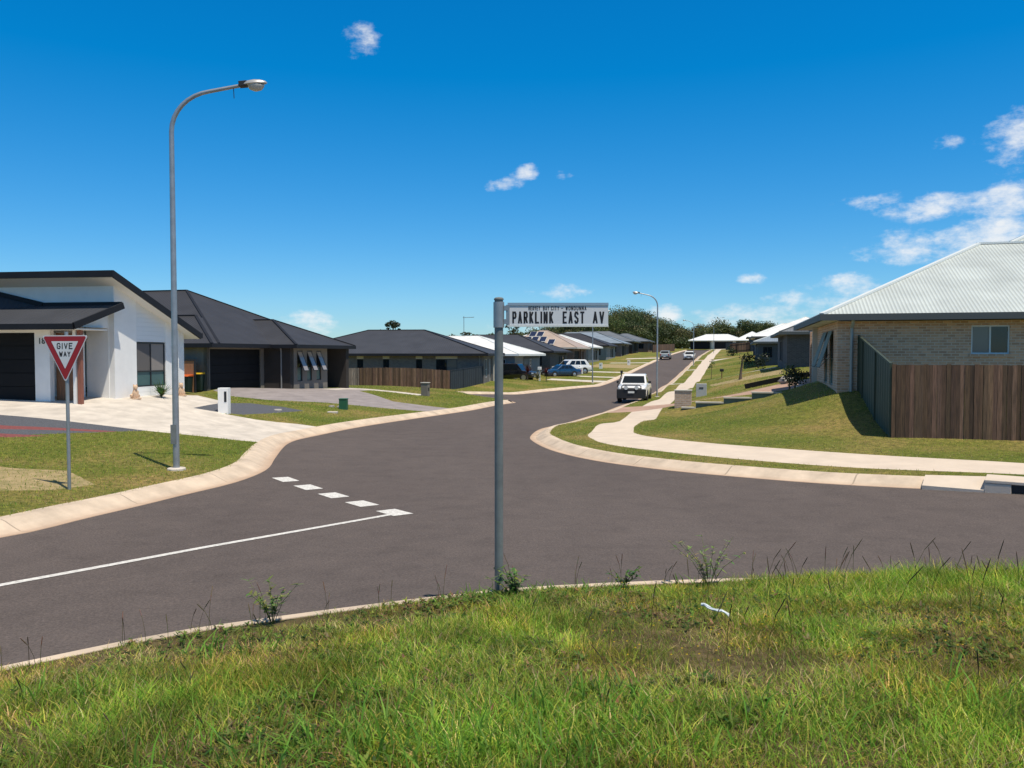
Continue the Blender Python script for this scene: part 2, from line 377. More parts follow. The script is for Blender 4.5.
# ---- surface materials
def ground_mat():
    m = bpy.data.materials.new('turf'); m.use_nodes = True; N, L = nt(m); b = N['Principled BSDF']; b.inputs['Roughness'].default_value = .95; b.inputs['Specular IOR Level'].default_value = .1
    tc = N.new('ShaderNodeTexCoord')
    def noise(sc, det, ro=.6):
        n = N.new('ShaderNodeTexNoise'); n.inputs['Scale'].default_value = sc; n.inputs['Detail'].default_value = det; n.inputs['Roughness'].default_value = ro; L.new(tc.outputs['Object'], n.inputs['Vector']); return n
    def ramp(src, stops):
        r = N.new('ShaderNodeValToRGB'); e = r.color_ramp.elements
        while len(e) < len(stops): e.new(.5)
        for q, (p, c) in zip(e, stops): q.position = p; q.color = (*c, 1)
        L.new(src, r.inputs['Fac']); return r.outputs['Color']
    A = ramp(noise(.23, 5, .6).outputs['Fac'], [(.3, (.085,.125,.02)), (.48, (.15,.16,.034)), (.66, (.27,.2,.075))])
    B = ramp(noise(7, 8, .75).outputs['Fac'], [(.3, (.3,.34,.26)), (.5, (.95,.95,.95)), (.7, (1.8,1.65,1.45))])
    mx = N.new('ShaderNodeMix'); mx.data_type = 'RGBA'; mx.blend_type = 'MULTIPLY'; mx.inputs[0].default_value = .9; L.new(A, mx.inputs[6]); L.new(B, mx.inputs[7])
    # the unmown verge this side of the road stands on dark thatch and soil
    sy = N.new('ShaderNodeSeparateXYZ'); L.new(tc.outputs['Object'], sy.inputs[0]); lt = N.new('ShaderNodeMath'); lt.operation = 'LESS_THAN'; lt.inputs[1].default_value = 9.0; L.new(sy.outputs[1], lt.inputs[0])
    th = ramp(noise(6, 8, .75).outputs['Fac'], [(.3, (.04,.033,.014)), (.5, (.12,.09,.042)), (.7, (.24,.18,.085))])
    m3 = N.new('ShaderNodeMix'); m3.data_type = 'RGBA'; L.new(lt.outputs[0], m3.inputs[0]); L.new(mx.outputs[2], m3.inputs[6]); L.new(th, m3.inputs[7])
    L.new(m3.outputs[2], b.inputs['Base Color'])
    bp = N.new('ShaderNodeBump'); bp.inputs['Strength'].default_value = .8; bp.inputs['Distance'].default_value = .05
    L.new(noise(30, 6, .7).outputs['Fac'], bp.inputs['Height']); L.new(bp.outputs['Normal'], b.inputs['Normal'])
    return m
def asphalt_mat():
    m = bpy.data.materials.new('asphalt'); m.use_nodes = True; N, L = nt(m); b = N['Principled BSDF']; b.inputs['Roughness'].default_value = .9; b.inputs['Specular IOR Level'].default_value = .2
    tc = N.new('ShaderNodeTexCoord')
    def noise(sc, det, ro=.6, st=None):
        n = N.new('ShaderNodeTexNoise'); n.inputs['Scale'].default_value = sc; n.inputs['Detail'].default_value = det; n.inputs['Roughness'].default_value = ro
        if st:
            mp = N.new('ShaderNodeMapping'); mp.inputs['Scale'].default_value = st[0]; mp.inputs['Rotation'].default_value = (0,0,st[1]); L.new(tc.outputs['Object'], mp.inputs[0]); L.new(mp.outputs[0], n.inputs['Vector'])
        else: L.new(tc.outputs['Object'], n.inputs['Vector'])
        return n.outputs['Fac']
    def ramp(src, stops):
        r = N.new('ShaderNodeValToRGB'); e = r.color_ramp.elements
        while len(e) < len(stops): e.new(.5)
        for q, (p, c) in zip(e, stops): q.position = p; q.color = (*c, 1)
        L.new(src, r.inputs['Fac']); return r.outputs['Color']
    def mul(a, c, f=1):
        mx = N.new('ShaderNodeMix'); mx.data_type = 'RGBA'; mx.blend_type = 'MULTIPLY'; mx.inputs[0].default_value = f; L.new(a, mx.inputs[6]); L.new(c, mx.inputs[7]); return mx.outputs[2]
    A = ramp(noise(.35, 5, .6, ((1,.25,1), -.26)), [(.3, (.098,.079,.071)), (.7, (.118,.096,.086))])
    g_ = ramp(noise(42, 4, .75), [(.3, (.42,.42,.42)), (.5, (.95,.95,.95)), (.64, (1.35,1.34,1.32)), (.76, (2.1,2.05,2.0))])
    A = mul(A, g_, .75)
    A = mul(A, ramp(noise(1.8, 6, .7), [(.28, (.84,.84,.84)), (.5, (1,1,1)), (.75, (1.12,1.11,1.1))]))
    L.new(A, b.inputs['Base Color'])
    bp = N.new('ShaderNodeBump'); bp.inputs['Strength'].default_value = .5; bp.inputs['Distance'].default_value = .01
    L.new(noise(60, 3, .7), bp.inputs['Height']); L.new(bp.outputs['Normal'], b.inputs['Normal'])
    return m
def concrete_mat(name, col, joint=0.0, var=.17, stain=None):
    m = mat(name, col, rough=.85, var=var, scale=1.6, bump=.25, bscale=60, spec=.3)
    if joint:
        N, L = nt(m); b = N['Principled BSDF']; src = b.inputs['Base Color'].links[0].from_socket
        uv = N.new('ShaderNodeUVMap'); sp = N.new('ShaderNodeSeparateXYZ'); L.new(uv.outputs[0], sp.inputs[0])
        md = N.new('ShaderNodeMath'); md.operation = 'MODULO'; md.inputs[1].default_value = joint; L.new(sp.outputs[0], md.inputs[0])
        lt = N.new('ShaderNodeMath'); lt.operation = 'LESS_THAN'; lt.inputs[1].default_value = .03; L.new(md.outputs[0], lt.inputs[0])
        mx = N.new('ShaderNodeMix'); mx.data_type = 'RGBA'; L.new(lt.outputs[0], mx.inputs[0]); L.new(src, mx.inputs[6]); mx.inputs[7].default_value = (*[k*.62 for k in col], 1)
        # iron-red dust that washes down to the gutter line
        if stain:
            mr = N.new('ShaderNodeMapRange'); mr.inputs[1].default_value = .0; mr.inputs[2].default_value = .3; mr.inputs[3].default_value = .75; mr.inputs[4].default_value = 0; L.new(sp.outputs[1], mr.inputs[0])
            m2 = N.new('ShaderNodeMix'); m2.data_type = 'RGBA'; L.new(mr.outputs[0], m2.inputs[0]); L.new(mx.outputs[2], m2.inputs[6]); m2.inputs[7].default_value = (*stain, 1); mx = m2
        L.new(mx.outputs[2], b.inputs['Base Color'])
    return m
M['turf'] = ground_mat(); M['asphalt'] = asphalt_mat()
M['concrete'] = concrete_mat('concrete_white', (.55,.49,.42)); M['path'] = concrete_mat('concrete_path', (.60,.50,.40), var=.08)
M['kerb'] = concrete_mat('concrete_kerb', (.56,.45,.34), joint=2.6, var=.2, stain=(.44,.29,.19))
M['pinkdrive'] = concrete_mat('exposed_aggregate_pink', (.40,.26,.19)); M['pave'] = concrete_mat('exposed_aggregate_grey', (.27,.235,.225))
M['gravel'] = mat('dark_gravel', (.085,.088,.1), var=.4, scale=30, bump=.8, bscale=60, rough=.95)
M['redpave'] = mat('red_paver', (.2,.055,.05), var=.25, scale=14, bump=.3)
M['soil'] = mat('sandy_soil', (.40,.29,.15), var=.35, scale=5.5, bump=.8, bscale=25, rough=1, col2=(.2,.17,.06))
M['paint'] = mat('road_paint', (.78,.76,.70), rough=.7, col2=(.42,.39,.36), scale=22, bump=.2)
rm = dict(road=('asphalt',-CURB_H), footpath=('path',0), concrete_driveway=('concrete',0), gravel_bed=('gravel',0), red_paving=('redpave',0), paved_driveway=('pave',0), pink_driveway=('pinkdrive',0), garden_path=('concrete',0), drive_bare_soil=('soil',0))
region_obj(-1, 'ground', M['turf'], 0)
for i, (nm, _) in enumerate(regions[:-1]):
    region_obj(i, 'bare_soil' if nm == 'drive_bare_soil' else nm, M[rm[nm][0]], rm[nm][1])

# ---- kerbs: swept concrete rollover profile (outward offset, height over the turf)
def kerb(poly, side, width=.55):
    n = offs(poly, side); prof = [(-.03,-.17),(-.02,-CURB_H+.006),(.16,-CURB_H+.0),(.26,-.09),(.40,-.012),(.46,.012),(width,.016),(width+.02,-.1)]
    prof = [(s*width/.55, h) for s, h in prof]; k = len(prof); mb = MB()
    zs = TN(poly + n*.5); z0 = TN(poly)
    run = np.concatenate([[0], np.cumsum(np.linalg.norm(np.diff(poly, axis=0), axis=1))])
    pts = [[(poly[i][0]+n[i][0]*s, poly[i][1]+n[i][1]*s, (z0[i] if s < .2 else zs[i])+h) for s, h in prof] for i in range(len(poly))]
    for i in range(len(poly)-1):
        for j in range(k-1):
            q = [pts[i][j], pts[i+1][j], pts[i+1][j+1], pts[i][j+1]]
            if side > 0: q = q
            else: q = q[::-1]
            uvs = [(run[i], prof[j][0]),(run[i+1], prof[j][0]),(run[i+1], prof[j+1][0]),(run[i], prof[j+1][0])]
            mb.face(q, 0, uvs if side > 0 else uvs[::-1])
    o = mb.build('kerb', M['kerb'], smooth=True); return struct(o)
for k_, s_, w_ in KERBS: kerb(k_, s_, w_)

# ---- painted markings, draped on the asphalt
def stripe(name, pts, w):
    p = line(pts, .3); n = offs(p, 1); a, b = p+n*w/2, p-n*w/2; za, zb = TN(a)-CURB_H+.006, TN(b)-CURB_H+.006
    mb = MB()
    for i in range(len(p)-1):
        mb.face([(*b[i],zb[i]),(*b[i+1],zb[i+1]),(*a[i+1],za[i+1]),(*a[i],za[i])])
    o = mb.build(name, M['paint'], recalc=False); return struct(o)
stripe('road_centre_line', [(-13,-.1),(-9.2,4.45),(-5.55,8.85),(-4.05,10.85),(-1.95,13.36)], .12)
for a in [((-5.16,17.36),(-4.76,16.93)),]: pass
hx, hy = np.array([-1.75,13.3]), np.array([-5.1,17.75]); hd = (hy-hx)/np.linalg.norm(hy-hx); hn = np.array([hd[1], -hd[0]])
for k in range(5):
    a = hx + hd*(.0 + 1.17*k); stripe('give_way_line', [a, a+hd*.62], .36)
# ================================================================ building kit
M['white_paint'] = mat('white_paint', (.78,.77,.74), rough=.6, var=.04, scale=2)
M['render_white'] = mat('white_render', (.83,.82,.79), rough=.9, var=.05, scale=1.5, bump=.25, bscale=80)
M['render_grey'] = mat('pale_grey_render', (.44,.445,.44), rough=.9, var=.06, scale=1.5, bump=.25, bscale=80)
M['soffit'] = mat('soffit_board', (.74,.73,.69), rough=.8)
M['charcoal'] = mat('charcoal_metal', (.017,.018,.022), rough=.6, spec=.2, var=.15, scale=1)
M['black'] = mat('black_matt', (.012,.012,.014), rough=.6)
M['door_dark'] = mat('garage_door_charcoal', (.012,.0125,.014), rough=.7, spec=.15, var=.12, scale=2)
M['frame_black'] = mat('black_window_frame', (.02,.02,.023), rough=.4)
M['frame_white'] = mat('white_window_frame', (.7,.7,.68), rough=.5)
M['frame_green'] = mat('grey_green_frame', (.2,.24,.22), rough=.5)
M['glass'] = glass_mat('dark_glass', (.012,.016,.02))
M['glass_frost'] = glass_mat('frosted_glass', (.07,.14,.14), .25)
M['blind'] = glass_mat('glass_with_blind', (.30,.27,.245), .08)
M['blind_dark'] = glass_mat('glass_with_curtain', (.15,.14,.135), .08)
M['timber_door'] = mat('timber_door', (.16,.07,.03), rough=.5, var=.35, scale=6, stretch=(8,8,.6))
M['timber_red'] = mat('stained_post', (.25,.09,.055), rough=.6, var=.25, scale=6, stretch=(6,6,.6))
M['timber_orange'] = mat('treated_pine', (.34,.16,.075), rough=.75, var=.25, scale=5, stretch=(6,6,.5))
M['timber_grey'] = mat('weathered_timber', (.25,.19,.145), rough=.9, var=.35, scale=5, stretch=(9,9,.5), bump=.3, attr=True)
M['timber_brown'] = mat('brown_timber_paling', (.125,.074,.046), rough=.85, var=.45, scale=4, stretch=(9,9,.55), bump=.35, attr=True)
M['fence_green'] = mat('green_steel_sheet', (.05,.066,.046), rough=.6, spec=.25, var=.1, scale=1)
M['fence_slate'] = mat('slate_steel_sheet', (.034,.042,.05), rough=.6, spec=.25, var=.1, scale=1)
M['pvc'] = mat('downpipe_paint', (.34,.37,.36), rough=.5)
M['gutter_grey'] = mat('gutter_grey', (.085,.095,.095), rough=.6, spec=.25)
M['awning'] = mat('awning_canvas', (.17,.215,.195), rough=.8, var=.1, scale=8)
M['roof_char'] = roof_mat('charcoal_roof', (.043,.043,.048), rough=.6, bump=.35, spec=.2)
M['roof_slate'] = roof_mat('slate_roof', (.05,.052,.06), rough=.6, bump=.35, spec=.2)
M['roof_pale'] = roof_mat('pale_green_white_roof', (.53,.57,.54), rough=.45, bump=.6, dark=.2, pitch=.115)
M['roof_white'] = roof_mat('white_roof', (.74,.73,.70), rough=.45, bump=.4)
M['roof_tan'] = roof_mat('tan_roof', (.40,.31,.25), rough=.5, bump=.4)
M['roof_blue'] = roof_mat('blue_grey_roof', (.22,.26,.30), rough=.45, bump=.4)
M['roof_mid'] = roof_mat('mid_grey_roof', (.15,.16,.17), rough=.45, bump=.4)
M['cap_white'] = mat('white_capping', (.72,.74,.70), rough=.4)
M['brick_tan'] = brick_mat('tan_face_brick', (.66,.40,.25), (.41,.235,.145), (.62,.49,.37))
M['brick_brown'] = brick_mat('brown_face_brick', (.17,.145,.13), (.11,.095,.09), (.2,.185,.175))
M['brick_dark'] = brick_mat('dark_face_brick', (.085,.08,.08), (.055,.052,.054), (.11,.105,.105))
M['brick_red'] = brick_mat('red_brown_brick', (.16,.085,.06), (.11,.06,.045), (.2,.17,.15))
M['brick_sand'] = brick_mat('sand_brick', (.50,.35,.26), (.38,.26,.19), (.5,.44,.38))
M['wall_taupe'] = mat('taupe_render', (.185,.165,.14), rough=.9, var=.08, scale=1.2, bump=.2, bscale=80)
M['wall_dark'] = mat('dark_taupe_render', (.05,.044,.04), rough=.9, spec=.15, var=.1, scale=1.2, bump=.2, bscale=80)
M['wall_grey'] = mat('grey_render', (.22,.22,.215), rough=.9, var=.08, scale=1.2, bump=.2, bscale=80)
M['wall_slate'] = mat('slate_render', (.06,.067,.08), rough=.9, var=.1, scale=1.2, bump=.2, bscale=80)
M['wall_cream'] = mat('cream_render', (.52,.48,.42), rough=.9, var=.08, scale=1.2)
def clad_mat(name, col, pitch):
    m = mat(name, col, rough=.7); N, L = nt(m); b = N['Principled BSDF']
    tc = N.new('ShaderNodeTexCoord'); sp = N.new('ShaderNodeSeparateXYZ'); L.new(tc.outputs['Object'], sp.inputs[0])
    md = N.new('ShaderNodeMath'); md.operation = 'MODULO'; md.inputs[1].default_value = pitch; L.new(sp.outputs[2], md.inputs[0])
    bp = N.new('ShaderNodeBump'); bp.inputs['Strength'].default_value = 1; bp.inputs['Distance'].default_value = .12; bp.invert = True
    L.new(md.outputs[0], bp.inputs['Height']); L.new(bp.outputs['Normal'], b.inputs['Normal']); return m
M['clad'] = clad_mat('white_weatherboard', (.83,.82,.79), .15)

def wall(mb, axis, a0, a1, p0, p1, z0, z1, ops=(), mi=0):
    """straight wall with real openings: runs along axis from a0 to a1, p0..p1 thick; ops = (a, b, bottom, top)"""
    def bx(u0, u1, w0, w1):
        if u1-u0 < 1e-4 or w1-w0 < 1e-4: return
        if axis == 'x': mb.box(u0,u1,p0,p1,w0,w1,mi)
        else: mb.box(p0,p1,u0,u1,w0,w1,mi)
    c = a0
    for o in sorted(ops):
        bx(c, o[0], z0, z1); bx(o[0], o[1], z0, o[2]); bx(o[0], o[1], o[3], z1); c = o[1]
    bx(c, a1, z0, z1)
def ab(axis, mb, a0, a1, p0, p1, z0, z1, mi=0):
    p0, p1 = min(p0,p1), max(p0,p1)
    mb.box(*((a0,a1,p0,p1) if axis == 'x' else (p0,p1,a0,a1)), z0, z1, mi)
def window(par, axis, a0, a1, z0, z1, p, out, frame='frame_black', glass='glass', mull=1, trans=None, glass2=None, sill=None, rec=.09, fw=.045):
    """sash set back in its opening; p = outer wall plane, out = +-1 outward"""
    q0, q1 = p-out*rec, p-out*(rec-.05); f = MB()
    ab(axis, f, a0, a0+fw, q0, q1, z0, z1); ab(axis, f, a1-fw, a1, q0, q1, z0, z1); ab(axis, f, a0+fw, a1-fw, q0, q1, z0, z0+fw); ab(axis, f, a0+fw, a1-fw, q0, q1, z1-fw, z1)
    for k in range(1, mull):
        a = a0+(a1-a0)*k/mull; ab(axis, f, a-fw/2, a+fw/2, q0, q1, z0+fw, z1-fw)
    if trans:
        for k in range(mull):
            b0 = a0+(a1-a0)*k/mull+fw*(1 if k == 0 else .5); b1 = a0+(a1-a0)*(k+1)/mull-fw*(1 if k == mull-1 else .5)
            ab(axis, f, b0, b1, q0, q1, trans-fw/2, trans+fw/2)
    o = f.build('window', M[frame], par)
    g = MB(); r0, r1 = p-out*(rec+.0), p-out*(rec-.02)
    for k in range(mull):
        b0, b1 = a0+(a1-a0)*k/mull+fw/2, a0+(a1-a0)*(k+1)/mull-fw/2
        mi = (k % 2) if glass2 else 0
        if trans: ab(axis, g, b0, b1, r0, r1, trans, z1-fw/2, mi); ab(axis, g, b0, b1, r0, r1, z0+fw/2, trans-.001, 2 if glass2 else 1)
        else: ab(axis, g, b0, b1, r0, r1, z0+fw/2, z1-fw/2, mi)
    ms = [M[glass], M[glass2 or glass], M['glass_frost']] if glass2 else [M[glass], M['glass_frost']]
    g.build('pane', ms, o)
    if sill:
        s = MB(); ab(axis, s, a0-.05, a1+.05, p+out*.05, p-out*.04, z0-.08, z0-.004); s.build('sill', M[sill], o)
    return o
def garage_door(par, axis, a0, a1, h, p, out, m='door_dark', rec=.18, name='garage_door'):
    d = MB(); n = 5
    for k in range(n): ab(axis, d, a0, a1, p-out*rec, p-out*(rec-.05), h*k/n+(.016 if k else .01), h*(k+1)/n)
    ab(axis, d, a0, a1, p-out*(rec+.03), p-out*(rec+.005), 0.0, h)
    return d.build(name, M[m], par)

def hip_faces(mb, x0,x1,y0,y1,z,pitch, mi=0, ridge=True):
    t = math.tan(math.radians(pitch)); wx, wy = x1-x0, y1-y0; h = min(wx, wy)/2; zr = z+h*t; cs = 1/math.cos(math.radians(pitch))
    A,B,C,D = (x0,y0,z),(x1,y0,z),(x1,y1,z),(x0,y1,z)
    if wx >= wy: E, F = (x0+h,(y0+y1)/2,zr), (x1-h,(y0+y1)/2,zr)
    else: E, F = ((x0+x1)/2,y0+h,zr), ((x0+x1)/2,y1-h,zr)
    s = h*cs
    if wx >= wy:
        q = [([A,B,F,E], [(x0,0),(x1,0),(F[0],s),(E[0],s)]), ([C,D,E,F], [(-x1,0),(-x0,0),(-E[0],s),(-F[0],s)]), ([B,C,F], [(y0,0),(y1,0),(F[1],s)]), ([D,A,E], [(-y1,0),(-y0,0),(-E[1],s)])]
        hips = [(A,E),(D,E),(B,F),(C,F),(E,F)]
    else:
        q = [([B,C,F,E], [(y0,0),(y1,0),(F[1],s),(E[1],s)]), ([D,A,E,F], [(-y1,0),(-y0,0),(-E[1],s),(-F[1],s)]), ([A,B,E], [(x0,0),(x1,0),(E[0],s)]), ([C,D,F], [(-x1,0),(-x0,0),(-F[0],s)])]
        hips = [(A,E),(B,E),(C,F),(D,F),(E,F)]
    for pts, uv in q:
        pts = list(pts)
        mb.face(pts, mi, uv)
    return hips
def hip_roof(par, x0,x1,y0,y1,z, pitch, m, fascia='charcoal', cap='charcoal', soffit='soffit', fh=.2, skip=(), capr=.06):
    mb = MB(); hips = hip_faces(mb, x0,x1,y0,y1,z,pitch)
    r = mb.build('roof', M[m], par, recalc=False)
    f = MB(); g = .05
    f.box(x0-.06,x1+.06,y0-.06,y0+g,z-fh,z+.015); f.box(x0-.06,x1+.06,y1-g,y1+.06,z-fh,z+.015); f.box(x0-.06,x0+g,y0+g,y1-g,z-fh,z+.015); f.box(x1-g,x1+.06,y0+g,y1-g,z-fh,z+.015)
    f.build('gutter', M[fascia], r)
    s = MB(); s.box(x0+g,x1-g,y0+g,y1-g,z-fh+.02,z-fh+.05); s.build('soffit', M[soffit], r)
    c = MB()
    for q_, (a, b) in enumerate(hips):
        if q_ not in skip and (Vector(a)-Vector(b)).length > .05:
            c.bar(Vector(a)+Vector((0,0,.02)), Vector(b)+Vector((0,0,.02)), capr*2.4, capr)
    c.build('ridge_capping', M[cap], r)
    return r
def downpipe(par, x, y, z0, z1, m='pvc', off=(0,-.35)):
    return MB().tube([(x+off[0],y+off[1],z1+.05),(x+off[0]*.7,y+off[1]*.7,z1-.12),(x,y,z1-.28),(x,y,z0)], .045, 8).build('downpipe', M[m], par, smooth=True)
def rootat(name, label, cat, v, u, z=None, rot=-ST, group=None):
    x, y = W(v, u); return thing(name, label, cat, (x, y, T(x, y) if z is None else z), rot, group)

# ================================================================ the white corner house, left foreground
HX, HY = -12.95, 27.0; HZ = CAMZ-1.46
h1 = thing('house', 'white rendered house with a tall skillion roof, behind the give way sign', 'house', (HX, HY, HZ), math.radians(-9))
b = MB()
b.prism([(-.2,0,-.3),(-.2,1.19,-.3),(-.2,1.19,3.30),(-.2,0,3.72)], (.2,0,0))                        # rendered nib by the porch
b.prism([(-.2,2.93,-.3),(-.2,4.13,-.3),(-.2,4.13,2.24),(-.2,2.93,2.68)], (.2,0,0))
b.box(-9,-.2,3.93,4.13,-.3,2.2); b.box(-1.0,-.2,-.02,.18,-.3,3.0); b.box(-9,0-.2,-.0,.18,3.02,3.68)
b.build('rendered_wall', M['render_white'], h1)
b = MB(); b.box(-1.85,-1.33,-1.3,-1.1,-.3,2.35); b.box(-6.6,-1.85,-1.3,-1.1,2.13,2.35); b.box(-9,-6.6,-1.3,-1.1,-.3,2.35); b.box(-2.2,-1.95,-.3,-.1,-.3,2.6); b.box(-1.08,-1.0,-.3,-.1,-.3,2.6); b.box(-2.2,-1.0,-.3,-.1,2.12,2.6)
b.build('garage_wall', M['render_white'], h1)
b = MB(); wallz = []
b.prism([(-.17,1.19,1.88),(-.17,2.93,1.88),(-.17,2.93,2.68),(-.17,1.19,3.30)], (.15,0,0))
b.build('weatherboard_panel', M['clad'], h1)
MB().box(-.17,-.02,1.19,2.93,-.3,.33).build('weatherboard_panel', M['clad'], h1)
window(h1, 'y', 1.21, 2.91, .33, 1.86, -.02, 1, 'frame_black', 'blind_dark', mull=2, trans=.86, glass2='blind', rec=.06)
garage_door(h1, 'x', -6.6, -1.85, 2.13, -1.3, -1, rec=.14)
d = MB().box(-1.32,-.43,-1.03,-.97,0,2.12).build('front_door', M['timber_door'], h1)
MB().box(-.56,-.52,-1.1,-1.032,.9,1.3).build('handle', M['frame_black'], d)
MB().box(-.42,-.33,-1.45,-1.36,-.2,2.2).build('porch_post', M['white_paint'], h1)
MB().box(-.29,-.17,-1.42,-1.30,-.2,2.2).build('porch_post', M['timber_red'], h1)['label'] = 'red stained timber post'
b = MB(); b.prism([(-.3,-1.55,2.3),(-.3,-.02,2.3),(-.3,-.02,3.0),(-.3,-1.55,2.32)], (.1,0,0)); b.build('porch_gable', M['render_white'], h1)
# upper skillion roof
yh, zh, yl, zl = -.6, 4.05, 4.6, 2.20
def sk(x0, x1, o0, o1, ya=yh, yb=yl):
    f = lambda y: zh+(zl-zh)*(y-yh)/(yl-yh); mb = MB()
    mb.prism([(x0,ya,f(ya)+o0),(x0,yb,f(yb)+o0),(x0,yb,f(yb)+o1),(x0,ya,f(ya)+o1)], (x1-x0,0,0)); return mb
r = sk(-9.5,.38,-.02,.05).build('roof', M['charcoal'], h1)
f = sk(.38,.44,-.17,.06); f.box(-9.5,.44,yh-.07,yh,zh-.15,zh+.06); f.box(-9.5,.44,yl,yl+.12,zl-.14,zl+.05); f.build('fascia', M['charcoal'], r)
sk(-9.5,.38,-.17,-.1).build('soffit', M['soffit'], r)
# lower garage and porch roof
g0, g1, zA, zB = -1.95, -.02, 2.36, 3.06
lo = MB(); xr = .03
def lowq(pts): lo.face(pts, 0, [(p[0], p[1]) for p in pts])
lowq([(-2.55,g0,zA),(xr,g0,zA),(xr+.3,g1,zB+.02),(-2.55,g1,zB)])
lowq([(-9.5,g0,zA),(-2.55,g0,zA),(-2.55,g1,zB),(-6.2,g1-.02,3.9)]); lowq([(-9.5,g0,zA),(-6.2,g1-.02,3.9),(-9.5,g1-.02,3.9)])
lr = lo.build('lower_roof', M['roof_slate'], h1, recalc=False)
f = MB(); f.box(-9.5,xr,g0-.1,g0,zA-.16,zA+.02); f.bar((xr+.02,g0-.05,zA-.05),(xr+.32,g1+.0,zB-.03),.07,.2); f.bar((-2.5,g1-.04,zB+.03),(xr+.3,g1-.04,zB+.03),.06,.12); f.bar((-2.52,g1-.05,zB+.03),(-6.2,g1-.05,3.93),.06,.14); f.build('gutter', M['charcoal'], lr)
MB().box(-9.4,xr-.05,g0+.0,-.32,zA-.15,zA-.11).build('soffit', M['soffit'], lr)
downpipe(h1, .06, 3.6, 0, 2.3, 'white_paint', (.0,.0))
# house number by the garage
def text_obj(s, size, m, par, loc, rot, name='lettering', ext=.004, bold=0.0, sx=1.0, align='CENTER'):
    cu = bpy.data.curves.new(name, 'FONT'); cu.body = s; cu.size = size; cu.align_x = align; cu.align_y = 'CENTER'; cu.extrude = ext; cu.offset = bold
    tmp = bpy.data.objects.new('tmp', cu); COL.objects.link(tmp)
    me = bpy.data.meshes.new_from_object(tmp.evaluated_get(bpy.context.evaluated_depsgraph_get())); bpy.data.objects.remove(tmp)
    me.transform(Matrix.Diagonal((sx,1,1,1))); me.materials.clear(); me.materials.append(M[m])
    o = bpy.data.objects.new(name, me); COL.objects.link(o); o.parent = par; o.location = loc; o.rotation_euler = rot; return o
text_obj('18', .26, 'gutter_grey', h1, (-1.6,-1.305,1.86), (PI/2,0,0), 'house_number', .006, .004)

# ================================================================ second house on the left: charcoal hip roof
def zc(drop): return CAMZ-drop
o_v, o_u = -26.4, 37.4; Z = zc(1.9)
h2 = rootat('house', 'taupe house with a broad charcoal hip roof and three tilted awning windows', 'house', o_v, o_u, Z)
L_ = lambda v, u: (v-o_v, u-o_u)
b = MB(); eh = 2.26
wall(b, 'y', 0, 5.6, -.2, 0, -.4, eh, [(.25,5.05,-.4,2.16)])                       # garage front
wall(b, 'x', -12, 0, -.0, .2, -.4, eh)                                             # side that faces the camera
wall(b, 'y', 5.8, 9.9, 1.5, 1.7, -.5, eh, [(6.2,6.8,.3,2.1),(7.35,7.95,.3,2.1),(8.5,9.1,.3,2.1)])
b.box(-.2,1.5,9.7,9.9,-.5,eh); b.box(-.2,0,9.9,12.2,-.5,eh); b.box(-.2,1.5,12.0,12.2,-.5,eh); b.box(-12,-.2,12.0,12.2,-.5,eh)
b.build('wall', M['wall_taupe'], h2)
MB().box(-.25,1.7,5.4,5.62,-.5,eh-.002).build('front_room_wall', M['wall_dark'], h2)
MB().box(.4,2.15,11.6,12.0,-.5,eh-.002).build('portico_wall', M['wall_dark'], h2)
MB().box(.05,.4,11.55,11.9,-.4,eh).build('portico_pier', M['render_grey'], h2)
garage_door(h2, 'y', .25, 5.05, 2.16, 0, 1, rec=.12)
for a in (6.2, 7.35, 8.5):
    wdw = window(h2, 'y', a, a+.6, .3, 2.1, 1.7, 1, 'frame_black', 'glass', mull=1, trans=1.1, rec=.1)
    s = MB(); top = Vector((1.66, a+.03, 2.06)); bot = Vector((2.14, a+.03, .92)); dy = Vector((0,.54,0))
    s.bar(top, bot, .04, .05, up=(0,1,0)); s.bar(top+dy, bot+dy, .04, .05, up=(0,1,0)); s.bar(bot, bot+dy, .05, .05); s.bar(top, top+dy, .05, .05)
    sh = s.build('awning_sash', M['frame_black'], wdw)
    g = MB(); g.prism([top, bot, bot+dy, top+dy], (.006,0,.006)); g.build('sash_pane', M['blind'], wdw)
window(h2, 'y', 10.2, 10.75, .02, 2.1, 0, 1, 'frame_black', 'glass', mull=1, trans=1.0, rec=-.02)
MB().box(-.01,.03,10.85,11.5,0,2.1).build('front_door', M['door_dark'], h2)
dp = MB().tube([(1.15,5.28,eh+.02),(1.15,5.34,eh-.2),(1.15,5.34,-.3)], .045, 8).build('downpipe', M['wall_grey'], h2, smooth=True)
ze = 2.44
hip_roof(h2, -18, .58, .2, 14.6, ze+.004, 25.4, 'roof_char'); hip_roof(h2, -9, .62, -.45, 6.3, ze-.004, 25.6, 'roof_char', skip=(1,3))
hip_roof(h2, -8, 2.3, 5.05, 12.6, ze-.012, 23, 'roof_char')
